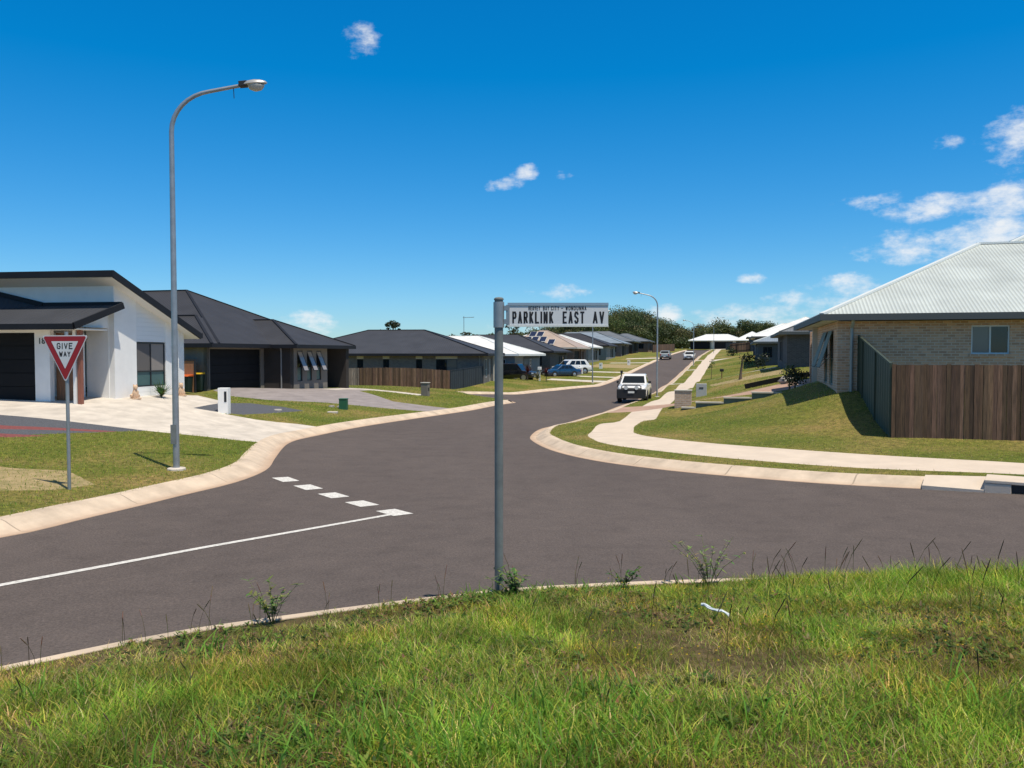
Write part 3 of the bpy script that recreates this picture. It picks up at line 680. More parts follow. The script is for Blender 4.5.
# ================================================================ third house on the left behind its paling fence
o_v, o_u = -20.7, 67.9; Z = zc(2.55)
h3 = rootat('house', 'grey house with a long slate hip roof behind the short brown paling fence', 'house', o_v, o_u, Z)
b = MB(); eh = 2.4; ow = [(-13.6,-13.1,.9,2.1),(-11.1,-10.55,.75,2.1),(-8.8,-8.25,.75,2.1),(-5.9,-5.35,1.0,2.1),(-4.15,-2.3,.9,2.1)]
wall(b, 'x', -17, 0, 0, .2, -.6, eh, ow); wall(b, 'y', .2, 12.6, -.2, 0, -.6, eh, [(1.3,2.4,.5,2.1),(4.2,5.4,-.02,2.1),(7.2,11.8,-.6,2.1)]); b.box(-17,-.2,12.4,12.6,-.6,eh)
b.build('wall', M['brick_brown'], h3)
for i, (a0,a1,z0,z1) in enumerate(ow):
    window(h3, 'x', a0, a1, z0, z1, 0, -1, 'frame_black', 'glass', mull=2 if i == 4 else 1, glass2='blind_dark' if i == 4 else None)
for a0,a1,z0,z1 in ow: MB().box(a0-.02,a1+.02,-.012,-.004,z1+.02,z1+.26).build('lintel_panel', M['wall_cream'], h3)
window(h3, 'y', 1.3, 2.4, .5, 2.1, 0, 1, 'frame_white', 'glass', mull=1, trans=1.2)
MB().box(.15,.4,5.6,5.9,-.4,eh).build('porch_pier', M['wall_cream'], h3)
MB().box(-1.6,-1.2,-.5,-.04,.62,1.12).build('air_conditioner', M['wall_dark'], h3)
MB().box(.01,1.0,3.6,6.2,-.55,-.02).build('porch_slab', M['concrete'], h3)
garage_door(h3, 'y', 7.2, 11.8, 2.1, 0, 1, rec=.12); MB().box(-.15,-.1,4.25,5.35,0,2.08).build('front_door', M['frame_white'], h3)
downpipe(h3, -.35, -.05, -.5, 2.5, 'wall_grey', (0,-.3))
hip_roof(h3, -18.6, .4, -.55, 13.1, 2.58, 18, 'roof_slate'); h3.rotation_euler.z = math.radians(-5.5)
# ================================================================ the rest of the street
def gen_house(label, v, u, drop, side, dep, ln, pitch, wallm, roofm, fascia='charcoal', cap='charcoal', frame='frame_black', door='door_dark', gar=(.5,5.3), porch=None, front2=None, accent=None, soff='soffit', wins=((.2,1.6),), capr=.05, wall2=None, ov=.55):
    """side -1: on the left of the street (front looks to +x); +1: on the right (front looks to -x)"""
    h = rootat('house', label, 'house', v, u, zc(drop)); eh = 2.45; s = -side                    # s: outward direction of the street front
    X = lambda d: -s*d                                                                          # depth behind the front
    def bx(mb, d0, d1, y0, y1, z0, z1): mb.box(min(X(d0),X(d1)), max(X(d0),X(d1)), y0, y1, z0, z1)
    b = MB(); y1g = gar[1]
    frontops = [(gar[0], gar[1], -.5, 2.15)]
    p0, p1 = (y1g+.5, y1g+2.3) if porch is None else porch
    wins_f = [(a, bb, .5, 2.1) for a, bb in ((p1+.5, p1+1.1), (p1+1.5, p1+2.1), (p1+2.6, p1+4.0)) if bb < ln-.3]
    wall(b, 'y', 0, p0, min(X(0),X(.2)), max(X(0),X(.2)), -.7, eh, frontops)
    wall(b, 'y', p1, ln, min(X(0),X(.2)), max(X(0),X(.2)), -.7, eh, wins_f)
    bx(b, .2, 1.9, p0-.2, p0, -.7, eh); bx(b, .2, 1.9, p1, p1+.2, -.7, eh); bx(b, 1.7, 1.9, p0, p1, -.7, eh)
    sw = [(min(X(d), X(d+w)), max(X(d), X(d+w)), .9, 2.1) for d, w in wins]
    wall(b, 'x', min(X(.2),X(dep)), max(X(.2),X(dep)), 0, .2, -.7, eh, sw); bx(b, .2, dep, ln-.2, ln, -.7, eh); bx(b, dep-.2, dep, .2, ln-.2, -.7, eh)
    b.build('wall', M[wallm], h)
    garage_door(h, 'y', gar[0], gar[1], 2.15, 0, s, door)
    for a0, a1, z0, z1 in wins_f: window(h, 'y', a0, a1, z0, z1, 0, s, frame, 'glass', mull=2 if a1-a0 > 1 else 1)
    for a0, a1, z0, z1 in sw: window(h, 'x', a0, a1, z0, z1, 0, -1, frame, 'glass', mull=2 if a1-a0 > .9 else 1)
    d = MB(); bx(d, 1.62, 1.69, p0+.35, p0+1.25, 0, 2.1); d.build('front_door', M['frame_black'], h)
    d = MB(); bx(d, .0, .28, p1-.3, p1-.02, -.5, eh-.002); d.build('porch_pier', M[accent or wallm], h)
    x0, x1 = sorted((X(-ov), X(dep+ov)))
    hip_roof(h, x0, x1, -ov, ln+ov, 2.66, pitch, roofm, fascia, cap, soff, capr=capr)
    if front2:
        a, c, e = front2; x0, x1 = sorted((X(-e-ov), X(dep*.45)))
        w2 = MB(); wall(w2, 'y', a, c, min(X(-e),X(-e+.2)), max(X(-e),X(-e+.2)), -.7, eh, [((a+c)/2-.7,(a+c)/2+.7,.6,2.1)]); bx(w2, -e+.2, -.002, a, a+.2, -.7, eh); bx(w2, -e+.2, -.002, c-.2, c, -.7, eh); w2.build('front_room_wall', M[wall2 or wallm], h)
        window(h, 'y', (a+c)/2-.7, (a+c)/2+.7, .6, 2.1, X(-e), s, frame, 'glass', mull=2)
        hip_roof(h, x0, x1, a-ov, c+ov, 2.65, pitch, roofm, fascia, cap, soff, capr=capr)
    return h
h4 = gen_house('white roofed house behind the parked black four wheel drive', -22.2, 84, 2.66, -1, 16, 11.5, 18, 'wall_grey', 'roof_white', 'cap_white', 'cap_white', frame='frame_white', door='wall_dark', gar=(6.5,11), porch=(1.2,3.6), wins=((1.0,1.2),(3.2,1.5),(6,1.2)), accent='wall_cream')
h5 = gen_house('dark roofed dark brick house behind the white and blue cars', -22.0, 100.3, 2.32, -1, 17, 11, 20, 'brick_dark', 'roof_slate', gar=(5.6,10.2), porch=(3.4,5.2), wins=((1,1.5),(5,1.2)))
h6 = gen_house('tan roofed house carrying solar panels, halfway up the left row', -22.0, 116, 1.72, -1, 11, 10, 25, 'brick_red', 'roof_tan', 'wall_cream', 'roof_tan', gar=(.5,4.6), porch=(4.8,6.2), wins=((1,1.6),(5,1.2)))
h7 = gen_house('white roofed grey house past the tan roofed one', -22.5, 131, 1.5, -1, 17, 11, 19, 'wall_grey', 'roof_white', 'cap_white', 'cap_white', gar=(5,9.6), porch=(3,4.8), wins=((.5,1.4),(5,1.2)))
h8 = gen_house('dark hip roofed house with a dark garage beyond the white roofed grey one', -22, 147, 1.12, -1, 18, 11.5, 20, 'wall_grey', 'roof_char', gar=(5,9.6), porch=(2.6,4.8), accent='wall_cream', wins=((1,1.2),))
h9 = gen_house('blue grey roofed house second from the top of the left row', -21.4, 163, .53, -1, 18, 12, 20, 'brick_brown', 'roof_blue', 'gutter_grey', 'gutter_grey', gar=(.6,5.2), wins=((1,1.2),))
h10 = gen_house('mid grey roofed house at the top of the left row', -21, 177.5, -.1, -1, 18, 11.5, 20, 'wall_dark', 'roof_mid', 'gutter_grey', 'gutter_grey', gar=(.6,5.2), wins=((1,1.2),))
h11 = gen_house('small grey roofed house with a dark red wall beside the wood', -19.5, 196, -.35, -1, 12, 11, 18, 'brick_red', 'roof_mid', 'gutter_grey', 'gutter_grey', gar=(5.2,9.6), porch=(2.5,4.4), wins=((1,1.2),))
# solar array on the tan roof, on the plane that faces down the street
sp_ = MB(); sg = MB(); tp = math.tan(math.radians(25))
k_ = 0
for row, cols in enumerate([(0,1,2,3),(1,2,3),]):
    pass
def on_roof(x, y): return 2.66 + (y+.55)*tp + .08
cells = [(-7.3,2.75),(-6.2,2.75),(-7.7,1.05),(-6.6,1.05),(-5.4,1.05),(-4.0,.2)]
for x, y in cells:
    a, b2, c2, d2 = [(x+dx, y+dy, on_roof(x+dx, y+dy)) for dx, dy in ((0,0),(1.0,0),(1.0,1.6),(0,1.6))]
    sg.prism([a,b2,c2,d2], (0,-.02,.035)); 
    e = [(x+dx, y+dy, on_roof(x+dx, y+dy)+.042) for dx, dy in ((.04,.05),(.96,.05),(.96,1.55),(.04,1.55))]; sp_.prism(e, (0,-.003,.006))
M['pv'] = mat('solar_cell', (.012,.018,.05), rough=.12, spec=.6)
so_ = sg.build('solar_panels', M['cap_white'], h6); sp_.build('solar_cells', M['pv'], so_)
# house closing the end of the street
hE = thing('house', 'white roofed house with a dark double garage closing the end of the street', 'house', W(-5.6,252.5)+(zc(-1.35),), -ST)
b = MB(); wall(b, 'x', -1.3, 6.2, 0, .25, -.6, 2.5, [(0,5.2,-.6,2.25)]); wall(b, 'x', 6.2, 15, 1.5, 1.75, -.6, 2.5, [(7.2,8.4,.1,2.1),(9.6,11,.5,2.1),(12,13.4,.5,2.1)]); b.box(-1.3,-1.05,.25,9,-.6,2.5); b.box(14.75,15,1.75,9,-.6,2.5); b.box(5.95,6.2,.25,1.5,-.6,2.5); b.box(-1.3,15,9,9.25,-.6,2.5)
b.build('wall', M['wall_grey'], hE); 
for x in (5.3, -.9): MB().box(x,x+.8,-.12,-.003,-.5,2.5).build('garage_pier', M['wall_cream'], hE)
b = MB(); b.box(-7,-1.35,.2,.45,-.4,2.3); b.build('carport_wall', M['door_dark'], hE)
garage_door(hE, 'x', 0, 5.2, 2.25, 0, -1, rec=.16)
for a0,a1,z0,z1 in ((7.2,8.4,.1,2.1),(9.6,11,.5,2.1),(12,13.4,.5,2.1)): window(hE, 'x', a0,a1,z0,z1,1.5,-1,'frame_white','glass',mull=2)
for x in (8.9, 11.5, 14.2): MB().box(x,x+.3,.0,.3,-.5,2.5).build('verandah_post', M['wall_cream'], hE)
hip_roof(hE, -7.6, 9, -.6, 9.8, 2.7, 20, 'roof_white', 'cap_white', 'cap_white'); hip_roof(hE, 5.6, 16, -.61, 12.5, 2.705, 27, 'roof_white', 'cap_white', 'cap_white')
# ================================================================ the right row
o_v, o_u = 3.25, 28.8; Z = zc(1.36)
r1 = rootat('house', 'tan brick house with a pale corrugated roof, behind the tall brown fence', 'house', o_v, o_u, Z)
b = MB(); eh = 2.42
wall(b, 'x', 0, 14, 0, .23, -.7, eh, [(3.92,5.0,1.36,2.26)]); wall(b, 'y', .23, 6.8, 0, .23, -.7, eh, [(1.25,2.25,.3,2.1),(3.0,4.0,.3,2.1)]); b.box(.0,2.2,6.57,6.8,-.7,eh-.003) if 0 else None
b.box(13.77,14,.23,13,-.7,eh); b.box(0.23,13.77,12.77,13,-.7,eh); b.box(2.2,2.43,6.8,12.77,-.7,eh); b.box(.23,2.2,6.57,6.8,-.7,eh)
b.build('wall', M['brick_tan'], r1)
window(r1, 'x', 3.92, 5.0, 1.36, 2.26, 0, -1, 'frame_white', 'blind_dark', mull=2, sill='brick_tan', glass2='glass')
for a in (1.25, 3.0):
    wd = window(r1, 'y', a, a+1.0, .3, 2.1, 0, -1, 'frame_green', 'glass', mull=1, trans=1.2)
    s = MB(); s.prism([(-.03,a-.1,2.16),(-.03,a+1.1,2.16),(-.42,a+1.1,.92),(-.42,a-.1,.92)], (-.018,0,-.006)); s.build('awning_blind', M['awning'], r1)
    s = MB(); s.tube([(-.43,a-.12,.91),(-.43,a+1.12,.91)], .018, 6); s.tube([(-.02,a-.08,1.35),(-.42,a-.08,.93)], .01, 5); s.tube([(-.02,a+1.08,1.35),(-.42,a+1.08,.93)], .01, 5); s.build('awning_arm', M['gutter_grey'], r1)
MB().box(-.18,.06,6.75,6.98,-.6,eh).build('porch_pier', M['wall_cream'], r1)
MB().box(.5,2.19,6.95,12.7,-.6,eh-.1).build('entry_recess_shade', M['black'], r1)  # solid black block painted as the shade inside the recessed entry
MB().box(-.55,2.2,6.9,10.5,-.7,-.02).build('porch_slab', M['concrete'], r1)
dp = MB().tube([(.42,-.42,2.5),(.42,-.36,2.36),(.42,-.06,2.2),(.42,-.06,-.35)], .05, 8).build('downpipe', M['pvc'], r1, smooth=True)
hip_roof(r1, -.55, 13.0, -.55, 11.5, 2.62, 25, 'roof_pale', 'gutter_grey', 'cap_white', 'soffit', fh=.19, capr=.07)
hip_roof(r1, .6, 20, 1.4, 17.4, 2.63, 25, 'roof_pale', 'gutter_grey', 'cap_white', 'soffit', fh=.19, capr=.07)
r2 = gen_house('dark brick house with a grey roof next past the tan brick one', 3.7, 63.1, 1.06, 1, 15, 13, 22, 'brick_dark', 'roof_mid', 'gutter_grey', 'gutter_grey', gar=(6,11), porch=(3.6,5.6), wins=((6,1.2),), soff='wall_grey')
r3 = gen_house('slate rendered house with a blue grey roof, third on the right side', 2.6, 96, 1.3, 1, 15, 14, 20, 'wall_slate', 'roof_blue', 'gutter_grey', 'cap_white', gar=(6,11), porch=(1.0,3.4), wins=((.5,1.0),(4,1.2)), accent='wall_cream')
r4 = gen_house('white roofed house on the right, fourth up the street', 3.0, 126, .1, 1, 15, 15, 21, 'wall_slate', 'roof_white', 'gutter_grey', 'cap_white', gar=(6,11), wins=((1,1.2),))
r5 = gen_house('white roofed house fifth along the right side, beside the dark steel fence', 3.0, 170, -.7, 1, 14, 13, 22, 'wall_slate', 'roof_white', 'gutter_grey', 'cap_white', gar=(6,11), wins=((1,1.2),))
# ================================================================ poles and signs
M['galv'] = mat('galvanised_steel', (.36,.38,.39), rough=.45, metal=.6, var=.12, scale=6)
M['galv_dull'] = mat('weathered_galvanised_steel', (.175,.19,.185), rough=.6, metal=.2, var=.18, scale=7)
M['sign_white'] = mat('sign_sheeting_white', (.68,.68,.68), rough=.5, var=.03)
M['sign_black'] = mat('sign_lettering_black', (.01,.01,.012), rough=.6)
M['sign_red'] = mat('sign_sheeting_red', (.34,.012,.018), rough=.4)
M['alu'] = mat('aluminium_extrusion', (.5,.52,.53), rough=.35, metal=.7)
M['lens'] = mat('lamp_lens', (.55,.52,.45), rough=.15, spec=.6)
M['lamp_shell'] = mat('lamp_housing', (.42,.42,.41), rough=.4, metal=.4)
M['rubber'] = mat('rubber', (.012,.012,.012), rough=.9)

def fit_text(s, x0, x1, z0, z1, m, par, y, bold=.012):
    o = text_obj(s, 1.0, m, par, (0,0,0), (0,0,0), ext=.012, bold=bold, align='LEFT'); me = o.data
    co = np.zeros(len(me.vertices)*3); me.vertices.foreach_get('co', co); co = co.reshape(-1,3); a, b = co.min(0), co.max(0)
    X = x0+(co[:,0]-a[0])/(b[0]-a[0])*(x1-x0); Z = z0+(co[:,1]-a[1])/(b[1]-a[1])*(z1-z0); Y = y-(co[:,2]-a[2])*.12
    me.vertices.foreach_set('co', np.column_stack([X,Y,Z]).ravel()); me.update(); return o

# condensed sign-maker's alphabet: each letter a few straight strokes in a 1 x 1 cell
GLY = {'P':['0,0 0,1 .75,1 1,.85 1,.6 .75,.45 0,.45'],'A':['0,0 .5,1 1,0','.2,.3 .8,.3'],'R':['0,0 0,1 .75,1 1,.85 1,.62 .75,.48 0,.48','.5,.48 1,0'],'K':['0,0 0,1','1,1 0,.4','.3,.58 1,0'],'L':['0,1 0,0 1,0'],'I':['.5,0 .5,1'],
 'N':['0,0 0,1 1,0 1,1'],'E':['1,1 0,1 0,0 1,0','0,.52 .8,.52'],'S':['1,.82 .75,1 .25,1 0,.82 0,.65 1,.36 1,.18 .75,0 .25,0 0,.18'],'T':['0,1 1,1','.5,1 .5,0'],'V':['0,1 .5,0 1,1'],'H':['0,0 0,1','1,0 1,1','0,.5 1,.5'],'Y':['0,1 .5,.48 1,1','.5,.48 .5,0'],
 'B':['0,0 0,1 .75,1 1,.85 1,.65 .75,.52 0,.52','.75,.52 1,.38 1,.15 .75,0 0,0'],'C':['1,.8 .75,1 .25,1 0,.8 0,.2 .25,0 .75,0 1,.2'],'W':['0,1 .25,0 .5,.8 .75,0 1,1'],'O':['.25,0 0,.2 0,.8 .25,1 .75,1 1,.8 1,.2 .75,0 .25,0'],'D':['0,0 0,1 .65,1 1,.75 1,.25 .65,0 0,0'],'U':['0,1 0,.2 .25,0 .75,0 1,.2 1,1'],'-':['0,.5 1,.5'],
 'G':['1,.8 .75,1 .25,1 0,.8 0,.2 .25,0 .75,0 1,.2 1,.48 .6,.48']}
def sign_text(s, x0, x1, z0, z1, par, y, sw, gap=.34):
    wd_ = [(.35 if c == 'I' else 1.18 if c == 'W' else 1.0) for c in s]; tot = sum(wd_)+gap*(len(s)-1); u = (x1-x0)/tot; x = x0; mb = MB(); q = 0
    for c, w_ in zip(s, wd_):
        cw_ = u*w_-sw
        for st_ in GLY[c]:
            P_ = [tuple(map(float, t.split(','))) for t in st_.split()]
            for a, b in zip(P_[:-1], P_[1:]):
                A_, B_ = [Vector((x+sw/2+max(cw_, 0)*p[0] if c != 'I' else x+u*w_/2, 0, z0+sw/2+(z1-z0-sw)*p[1])) for p in (a, b)]
                d = (B_-A_); t = d.normalized(); e = t*sw*.42 if abs(t.x) > .98 or abs(t.z) > .98 else t*sw*.25; n = Vector((-t.z, 0, t.x))*sw/2; yy = y-.0004-.00015*(q % 5); q += 1
                mb.prism([A_-e-n+Vector((0,yy,0)), B_+e-n+Vector((0,yy,0)), B_+e+n+Vector((0,yy,0)), A_-e+n+Vector((0,yy,0))], (0, .002, 0))
        x += u*(w_+gap)
    return mb.build('lettering', M['sign_black'], par)
px_, py_ = -.11, 6.92; pz = T(px_, py_)
ns = thing('street_name_sign', 'street name sign on a dull galvanised post at the near kerb, reading PARKLINK EAST AV', 'street sign', (px_, py_, pz), 0)
ht = 2.852-pz
MB().tube([(0,0,-.5),(0,0,ht)], .036, 14).build('post', M['galv_dull'], ns, smooth=True)
c = MB(); c.lathe([(.0365,ht-.0),(.041,ht-.002),(.041,ht+.008),(.03,ht+.018),(.001,ht+.022)], n=14); c.build('post_cap', M['galv_dull'], ns, smooth=True)
z0, z1 = 2.640-pz, 2.812-pz
b = MB(); b.lathe([(.037,z0-.02),(.045,z0-.02),(.045,z1+.02),(.037,z1+.02)], n=16); b.box(.043,.075,-.02,.02,z0+.01,z0+.05); b.box(.043,.075,-.02,.02,z1-.05,z1-.01); b.box(.06,.09,-.016,.016,z0+.003,z1-.003)
b.build('bracket', M['galv'], ns, smooth=True)
b = MB(); b.box(.075,.911,-.012,.012,z0,z1); bl = b.build('blade', M['sign_white'], ns)
b = MB(); b.box(.073,.913,-.017,.017,z1+.001,z1+.014); b.box(.073,.913,-.017,-.0125,z1-.009,z1+.001); b.build('top_rail', M['alu'], ns)
b = MB(); b.box(.073,.913,-.017,.017,z0-.013,z0-.001); b.build('bottom_rail', M['cap_white'], ns)
def sx(px): return (px-512)/828*6.91 - px_
for s, a, c_ in (('PARKLINK',512.3,553.3),('EAST',562.5,584.3),('AV',592.6,604)): sign_text(s, sx(a), sx(c_), z0+.014, z0+.114, bl, -.0125, .0145)
for s, a, c_ in (('HERVEY',528.4,540),('BAY',543,549),('CITY',551,559),('-',561,563),('WONDUNNA',565.4,586.2)):
    sign_text(s, sx(a), sx(c_), z0+.124, z0+.157, bl, -.0125, .0048)

gx, gy = -7.9, 14.7; gz = T(gx, gy)
gw = thing('give_way_sign', 'red and white triangular GIVE WAY sign on a slim post in the left verge', 'road sign', (gx, gy, gz), math.radians(-13.5))
zt = 2.735-gz
MB().tube([(0,0,-.4),(0,0,zt+.06)], .031, 12).build('post', M['galv'], gw, smooth=True)
def tri(side, rad, y0, y1, cz, n=6):
    h = side*math.sqrt(3)/2; cs_ = [(-side/2, h/3), (side/2, h/3), (0, -2*h/3)]; cen = (0,0); pts = []
    for i, (cx_, cy_) in enumerate(cs_):
        d = math.hypot(cx_, cy_); k = (d-2*rad)/d; ox, oy = cx_*k, cy_*k; a0 = math.atan2(cy_, cx_)
        for j in range(n+1):
            a = a0+math.radians(60)-math.radians(120)*j/n; pts.append((ox+rad*math.cos(a), y0, cz+oy+rad*math.sin(a)))
    mb = MB(); mb.prism(pts, (0, y1-y0, 0)); return mb
S_ = .965; cz = zt-S_*math.sqrt(3)/2/3-.005
pan = tri(S_, .03, -.040, -.036, cz).build('sign_panel', M['sign_white'], gw)
tri(S_*.94, .026, -.0425, -.0405, cz).build('red_border', M['sign_red'], pan)
tri(S_*.585, .008, -.0450, -.043, cz+.012).build('white_field', M['sign_white'], pan)
sign_text('GIVE', -.165, .165, cz+.035, cz+.145, pan, -.0455, .019, .28); sign_text('WAY', -.12, .12, cz-.10, cz-.005, pan, -.0455, .018, .25)
b = MB(); b.box(-.05,.05,-.035,-.03,zt-.14,zt-.11); b.box(-.05,.05,-.035,-.03,zt-.5,zt-.47); b.build('clamp', M['galv'], gw)

def lamp_parts(root):
    pts = [(0,0,-.3),(0,0,2.5),(0,0,5),(0,0,6.98)]; rr = [.068,.063,.056,.05]
    R_ = 1.0
    for k in range(1, 9):
        a = math.radians(79)*k/8; pts.append((R_*.95*(1-math.cos(a)), 0, 6.98+R_*.86*math.sin(a))); rr.append(.05-.011*k/8)
    e = pts[-1]; pts.append((e[0]+.62, 0, e[2]+.14)); rr.append(.036)
    MB().tube(pts, rr, 12).build('pole', M['galv'], root, smooth=True)
    ex, ez = e[0]+.6, e[2]+.135
    h = MB(); prof = [(-.02,.03),(.05,.055),(.16,.085),(.3,.098),(.42,.085),(.52,.05),(.56,.01)]
    base = len(h.v); n = 12
    for x, r in prof:
        for k in range(n):
            a = 2*PI*k/n; h.v.append((ex+x, r*1.15*math.cos(a), ez+x*.12+r*(.95 if math.sin(a) > 0 else .35)*math.sin(a)+.01))
    for i in range(len(prof)-1):
        for k in range(n): h.f.append((base+i*n+k, base+i*n+(k+1)%n, base+(i+1)*n+(k+1)%n, base+(i+1)*n+k)); h.m.append(0)
    h.f.append(tuple(base+k for k in reversed(range(n)))); h.m.append(0); h.f.append(tuple(base+(len(prof)-1)*n+k for k in range(n))); h.m.append(0)
    hd = h.build('lamp_head', M['lamp_shell'], root, smooth=True)
    l = MB(); l.lathe([(.02,-.13),(.07,-.10),(.098,-.035),(.10,-.0)], c=(ex+.33,0,ez+.03), n=14, sx=1.75); l.build('lamp_lens', M['lens'], hd, smooth=True)
    MB().obox((ex+.08,0,ez+.035), (.085,0,.011), (0,.078,0), (-.008,0,.055)).build('control_gear', M['black'], hd, bevel=.01)
    MB().tube([(ex-.12,0,ez-.03),(ex-.11,0,ez-.26)], .008, 5).build('cable_stub', M['black'], root)
    b = MB(); b.lathe([(.2,-.3),(.19,.03),(.17,.045),(.08,.05)], n=10); b.build('footing', M['concrete'], root)
    MB().box(-.085,.03,-.086,-.07,.55,.95).build('access_cover', M['galv_dull'], root)
lx, ly = -7.0, 17.2
lamp = thing('street_lamp', 'tall galvanised street lamp in the left verge, nearest one to the give way sign', 'street lamp', (lx, ly, T(lx, ly)), math.radians(6), 'street lamps')
lamp_parts(lamp)
for (x, y), rz, sc, lb in (((10.1,57.6), PI-ST*.2, .905, 'street lamp standing beside the parked white ute'), ((8.1,83.2), -ST, .90, 'street lamp on the left verge whose top hides behind the name blade'),
                           ((25.4,115.9), PI-ST, .80, 'street lamp on the right verge halfway up the street before the wood'), ((42.6,175), PI-ST, .74, 'farthest street lamp, in front of the house closing the street')):
    r = dup(lamp, (x, y, T(x, y)), rz, lb); r.scale = (sc,)*3

# ================================================================ fences and retaining walls
def paling_fence(name, label, a, b, h, m, top=None, step=.105, rail_side=1, grey_until=None, cmul=1.0):
    """a, b: world points; palings follow the ground or a given pair of top heights"""
    a, b = np.array(a), np.array(b); d = b-a; Lg = np.linalg.norm(d); d = d/Lg; nrm = np.array([-d[1], d[0]])*rail_side
    zb = T(*a); root = thing(name, label, 'fence', (a[0], a[1], zb), math.atan2(d[1], d[0]))
    n = int(Lg/step); gr = TN([a+d*(step*(i+.5)) for i in range(n)]) - zb; mb = MB()
    for i in range(n):
        x = step*i; t = (top[0]+(top[1]-top[0])*i/n-zb) if top else gr[i]+h
        v = random.choice((.55,.75,.9,1.0,1.15,1.45))*random.uniform(.9,1.1); c = (v*cmul, v*random.uniform(.92,1.03)*cmul, v*random.uniform(.86,1.05)*cmul)
        if grey_until and x < grey_until: c = (v*1.9, v*2.6, v*3.4)
        e = random.uniform(-.009,.009); w_ = step-random.uniform(-.002,.004)
        mb.box(x, x+w_, -.01+e, .008+e, gr[i]+random.uniform(.0,.03)-.03, t+random.uniform(-.012,.012), 0, c)
    mb.build('palings', M[m], root)
    for k in range(0, int(Lg/2.4)+1):
        x = min(k*2.4+.05, Lg-.05); g = float(np.interp(x, np.arange(n)*step, gr)); t = (top[0]+(top[1]-top[0])*x/Lg-zb) if top else g+h
        MB().box(x-.05,x+.05, .03*rail_side-.0 if rail_side > 0 else -.13, .13 if rail_side > 0 else -.03, g-.3, t-.05).build('post', M['timber_grey'], root)
    for f_ in (.2, .85):
        r = MB(); zs = gr+h*f_
        for i in range(n-1): r.prism([(step*i, .012*rail_side, zs[i]),(step*(i+1), .012*rail_side, zs[i+1]),(step*(i+1), .012*rail_side, zs[i+1]+.07),(step*i, .012*rail_side, zs[i]+.07)], (0, .03*rail_side, 0))
        r.build('rail', M['timber_grey'], root)
    return root
def steel_fence(label, a, b, h, m, top=None):
    a, b = np.array(a), np.array(b); d = b-a; Lg = np.linalg.norm(d); d /= Lg; zb = T(*a)
    root = thing('steel_panel_fence', label, 'fence', (a[0], a[1], zb), math.atan2(d[1], d[0]))
    n = max(2, int(Lg/.09)); xs = np.linspace(0, Lg, n+1); g = TN([a+d*x for x in xs])-zb; mb = MB()
    pr = [(0 if i % 4 in (0, 1) else .014) for i in range(n+1)]
    tp = lambda i: (top[0]+(top[1]-top[0])*xs[i]/Lg-zb) if top else g[i]+h
    for i in range(n): mb.face([(xs[i],pr[i],g[i]-.05),(xs[i+1],pr[i+1],g[i+1]-.05),(xs[i+1],pr[i+1],tp(i+1)),(xs[i],pr[i],tp(i))]); mb.face([(xs[i],pr[i]+.004,g[i]-.05),(xs[i],pr[i]+.004,tp(i)),(xs[i+1],pr[i+1]+.004,tp(i+1)),(xs[i+1],pr[i+1]+.004,g[i+1]-.05)])
    mb.build('panel', M[m], root, recalc=False)
    r = MB(); r.bar((0,.014,tp(0)),(Lg,.014,tp(n)),.06,.05); r.build('top_rail', M[m], root)
    for k in range(int(Lg/2.4)+2):
        x = min(k*2.4, Lg); i = int(round(x/Lg*n)); MB().box(x-.03,x+.03,-.02,.05,g[i]-.2,tp(i)+.03).build('post', M[m], root)
    return root
c0 = W(3.9, 22.9)
paling_fence('paling_fence', 'tall brown timber paling fence in front of the tan brick house', c0, W(15.5, 22.9), 1.9, 'timber_brown', top=(2.13, 2.13), rail_side=1)
steel_fence('green sheet steel fence running back from the tall brown fence to the brick wall', W(3.9, 22.96), W(3.9, 28.72), 1.85, 'fence_green', top=(2.14, 2.98))
paling_fence('paling_fence', 'short brown paling fence beside the slate roofed grey house, its left end grey', W(-31.4, 61.5), W(-21.5, 61.5), 1.5, 'timber_brown', rail_side=1, grey_until=2.0, cmul=1.35)
steel_fence('slate steel fence panel joining the short brown fence to the grey house', W(-21.5, 61.58), W(-20.75, 67.8), 1.5, 'fence_slate')
steel_fence('dark slate steel fence on the right before the house closing the street', W(-2.2, 232), W(3.0, 190), 1.8, 'fence_slate')
paling_fence('paling_fence', 'far brown paling fence on the right near the end of the street', W(3.0, 163), W(-.8, 163), 1.8, 'timber_brown', rail_side=1)
paling_fence('paling_fence', 'far brown paling fence at the top of the left row before the wood', W(-18, 192), W(-14.5, 213), 1.8, 'timber_brown', rail_side=1)
# side gate between the two left houses
gx_, gy_ = W(-27.9, 36.9); tg = thing('timber_gate', 'framed timber side gate behind the two wheelie bins', 'gate', (gx_, gy_, T(gx_, gy_)), -ST)
MB().box(-.2,1.1,0,.05,.05,1.75).build('gate_panel', M['timber_orange'], tg)
b = MB(); b.box(-.26,-.2,-.03,.07,0,1.85); b.box(1.1,1.16,-.03,.07,0,1.85); b.box(-.2,1.1,-.03,.07,1.75,1.85); b.build('gate_frame', M['frame_black'], tg)

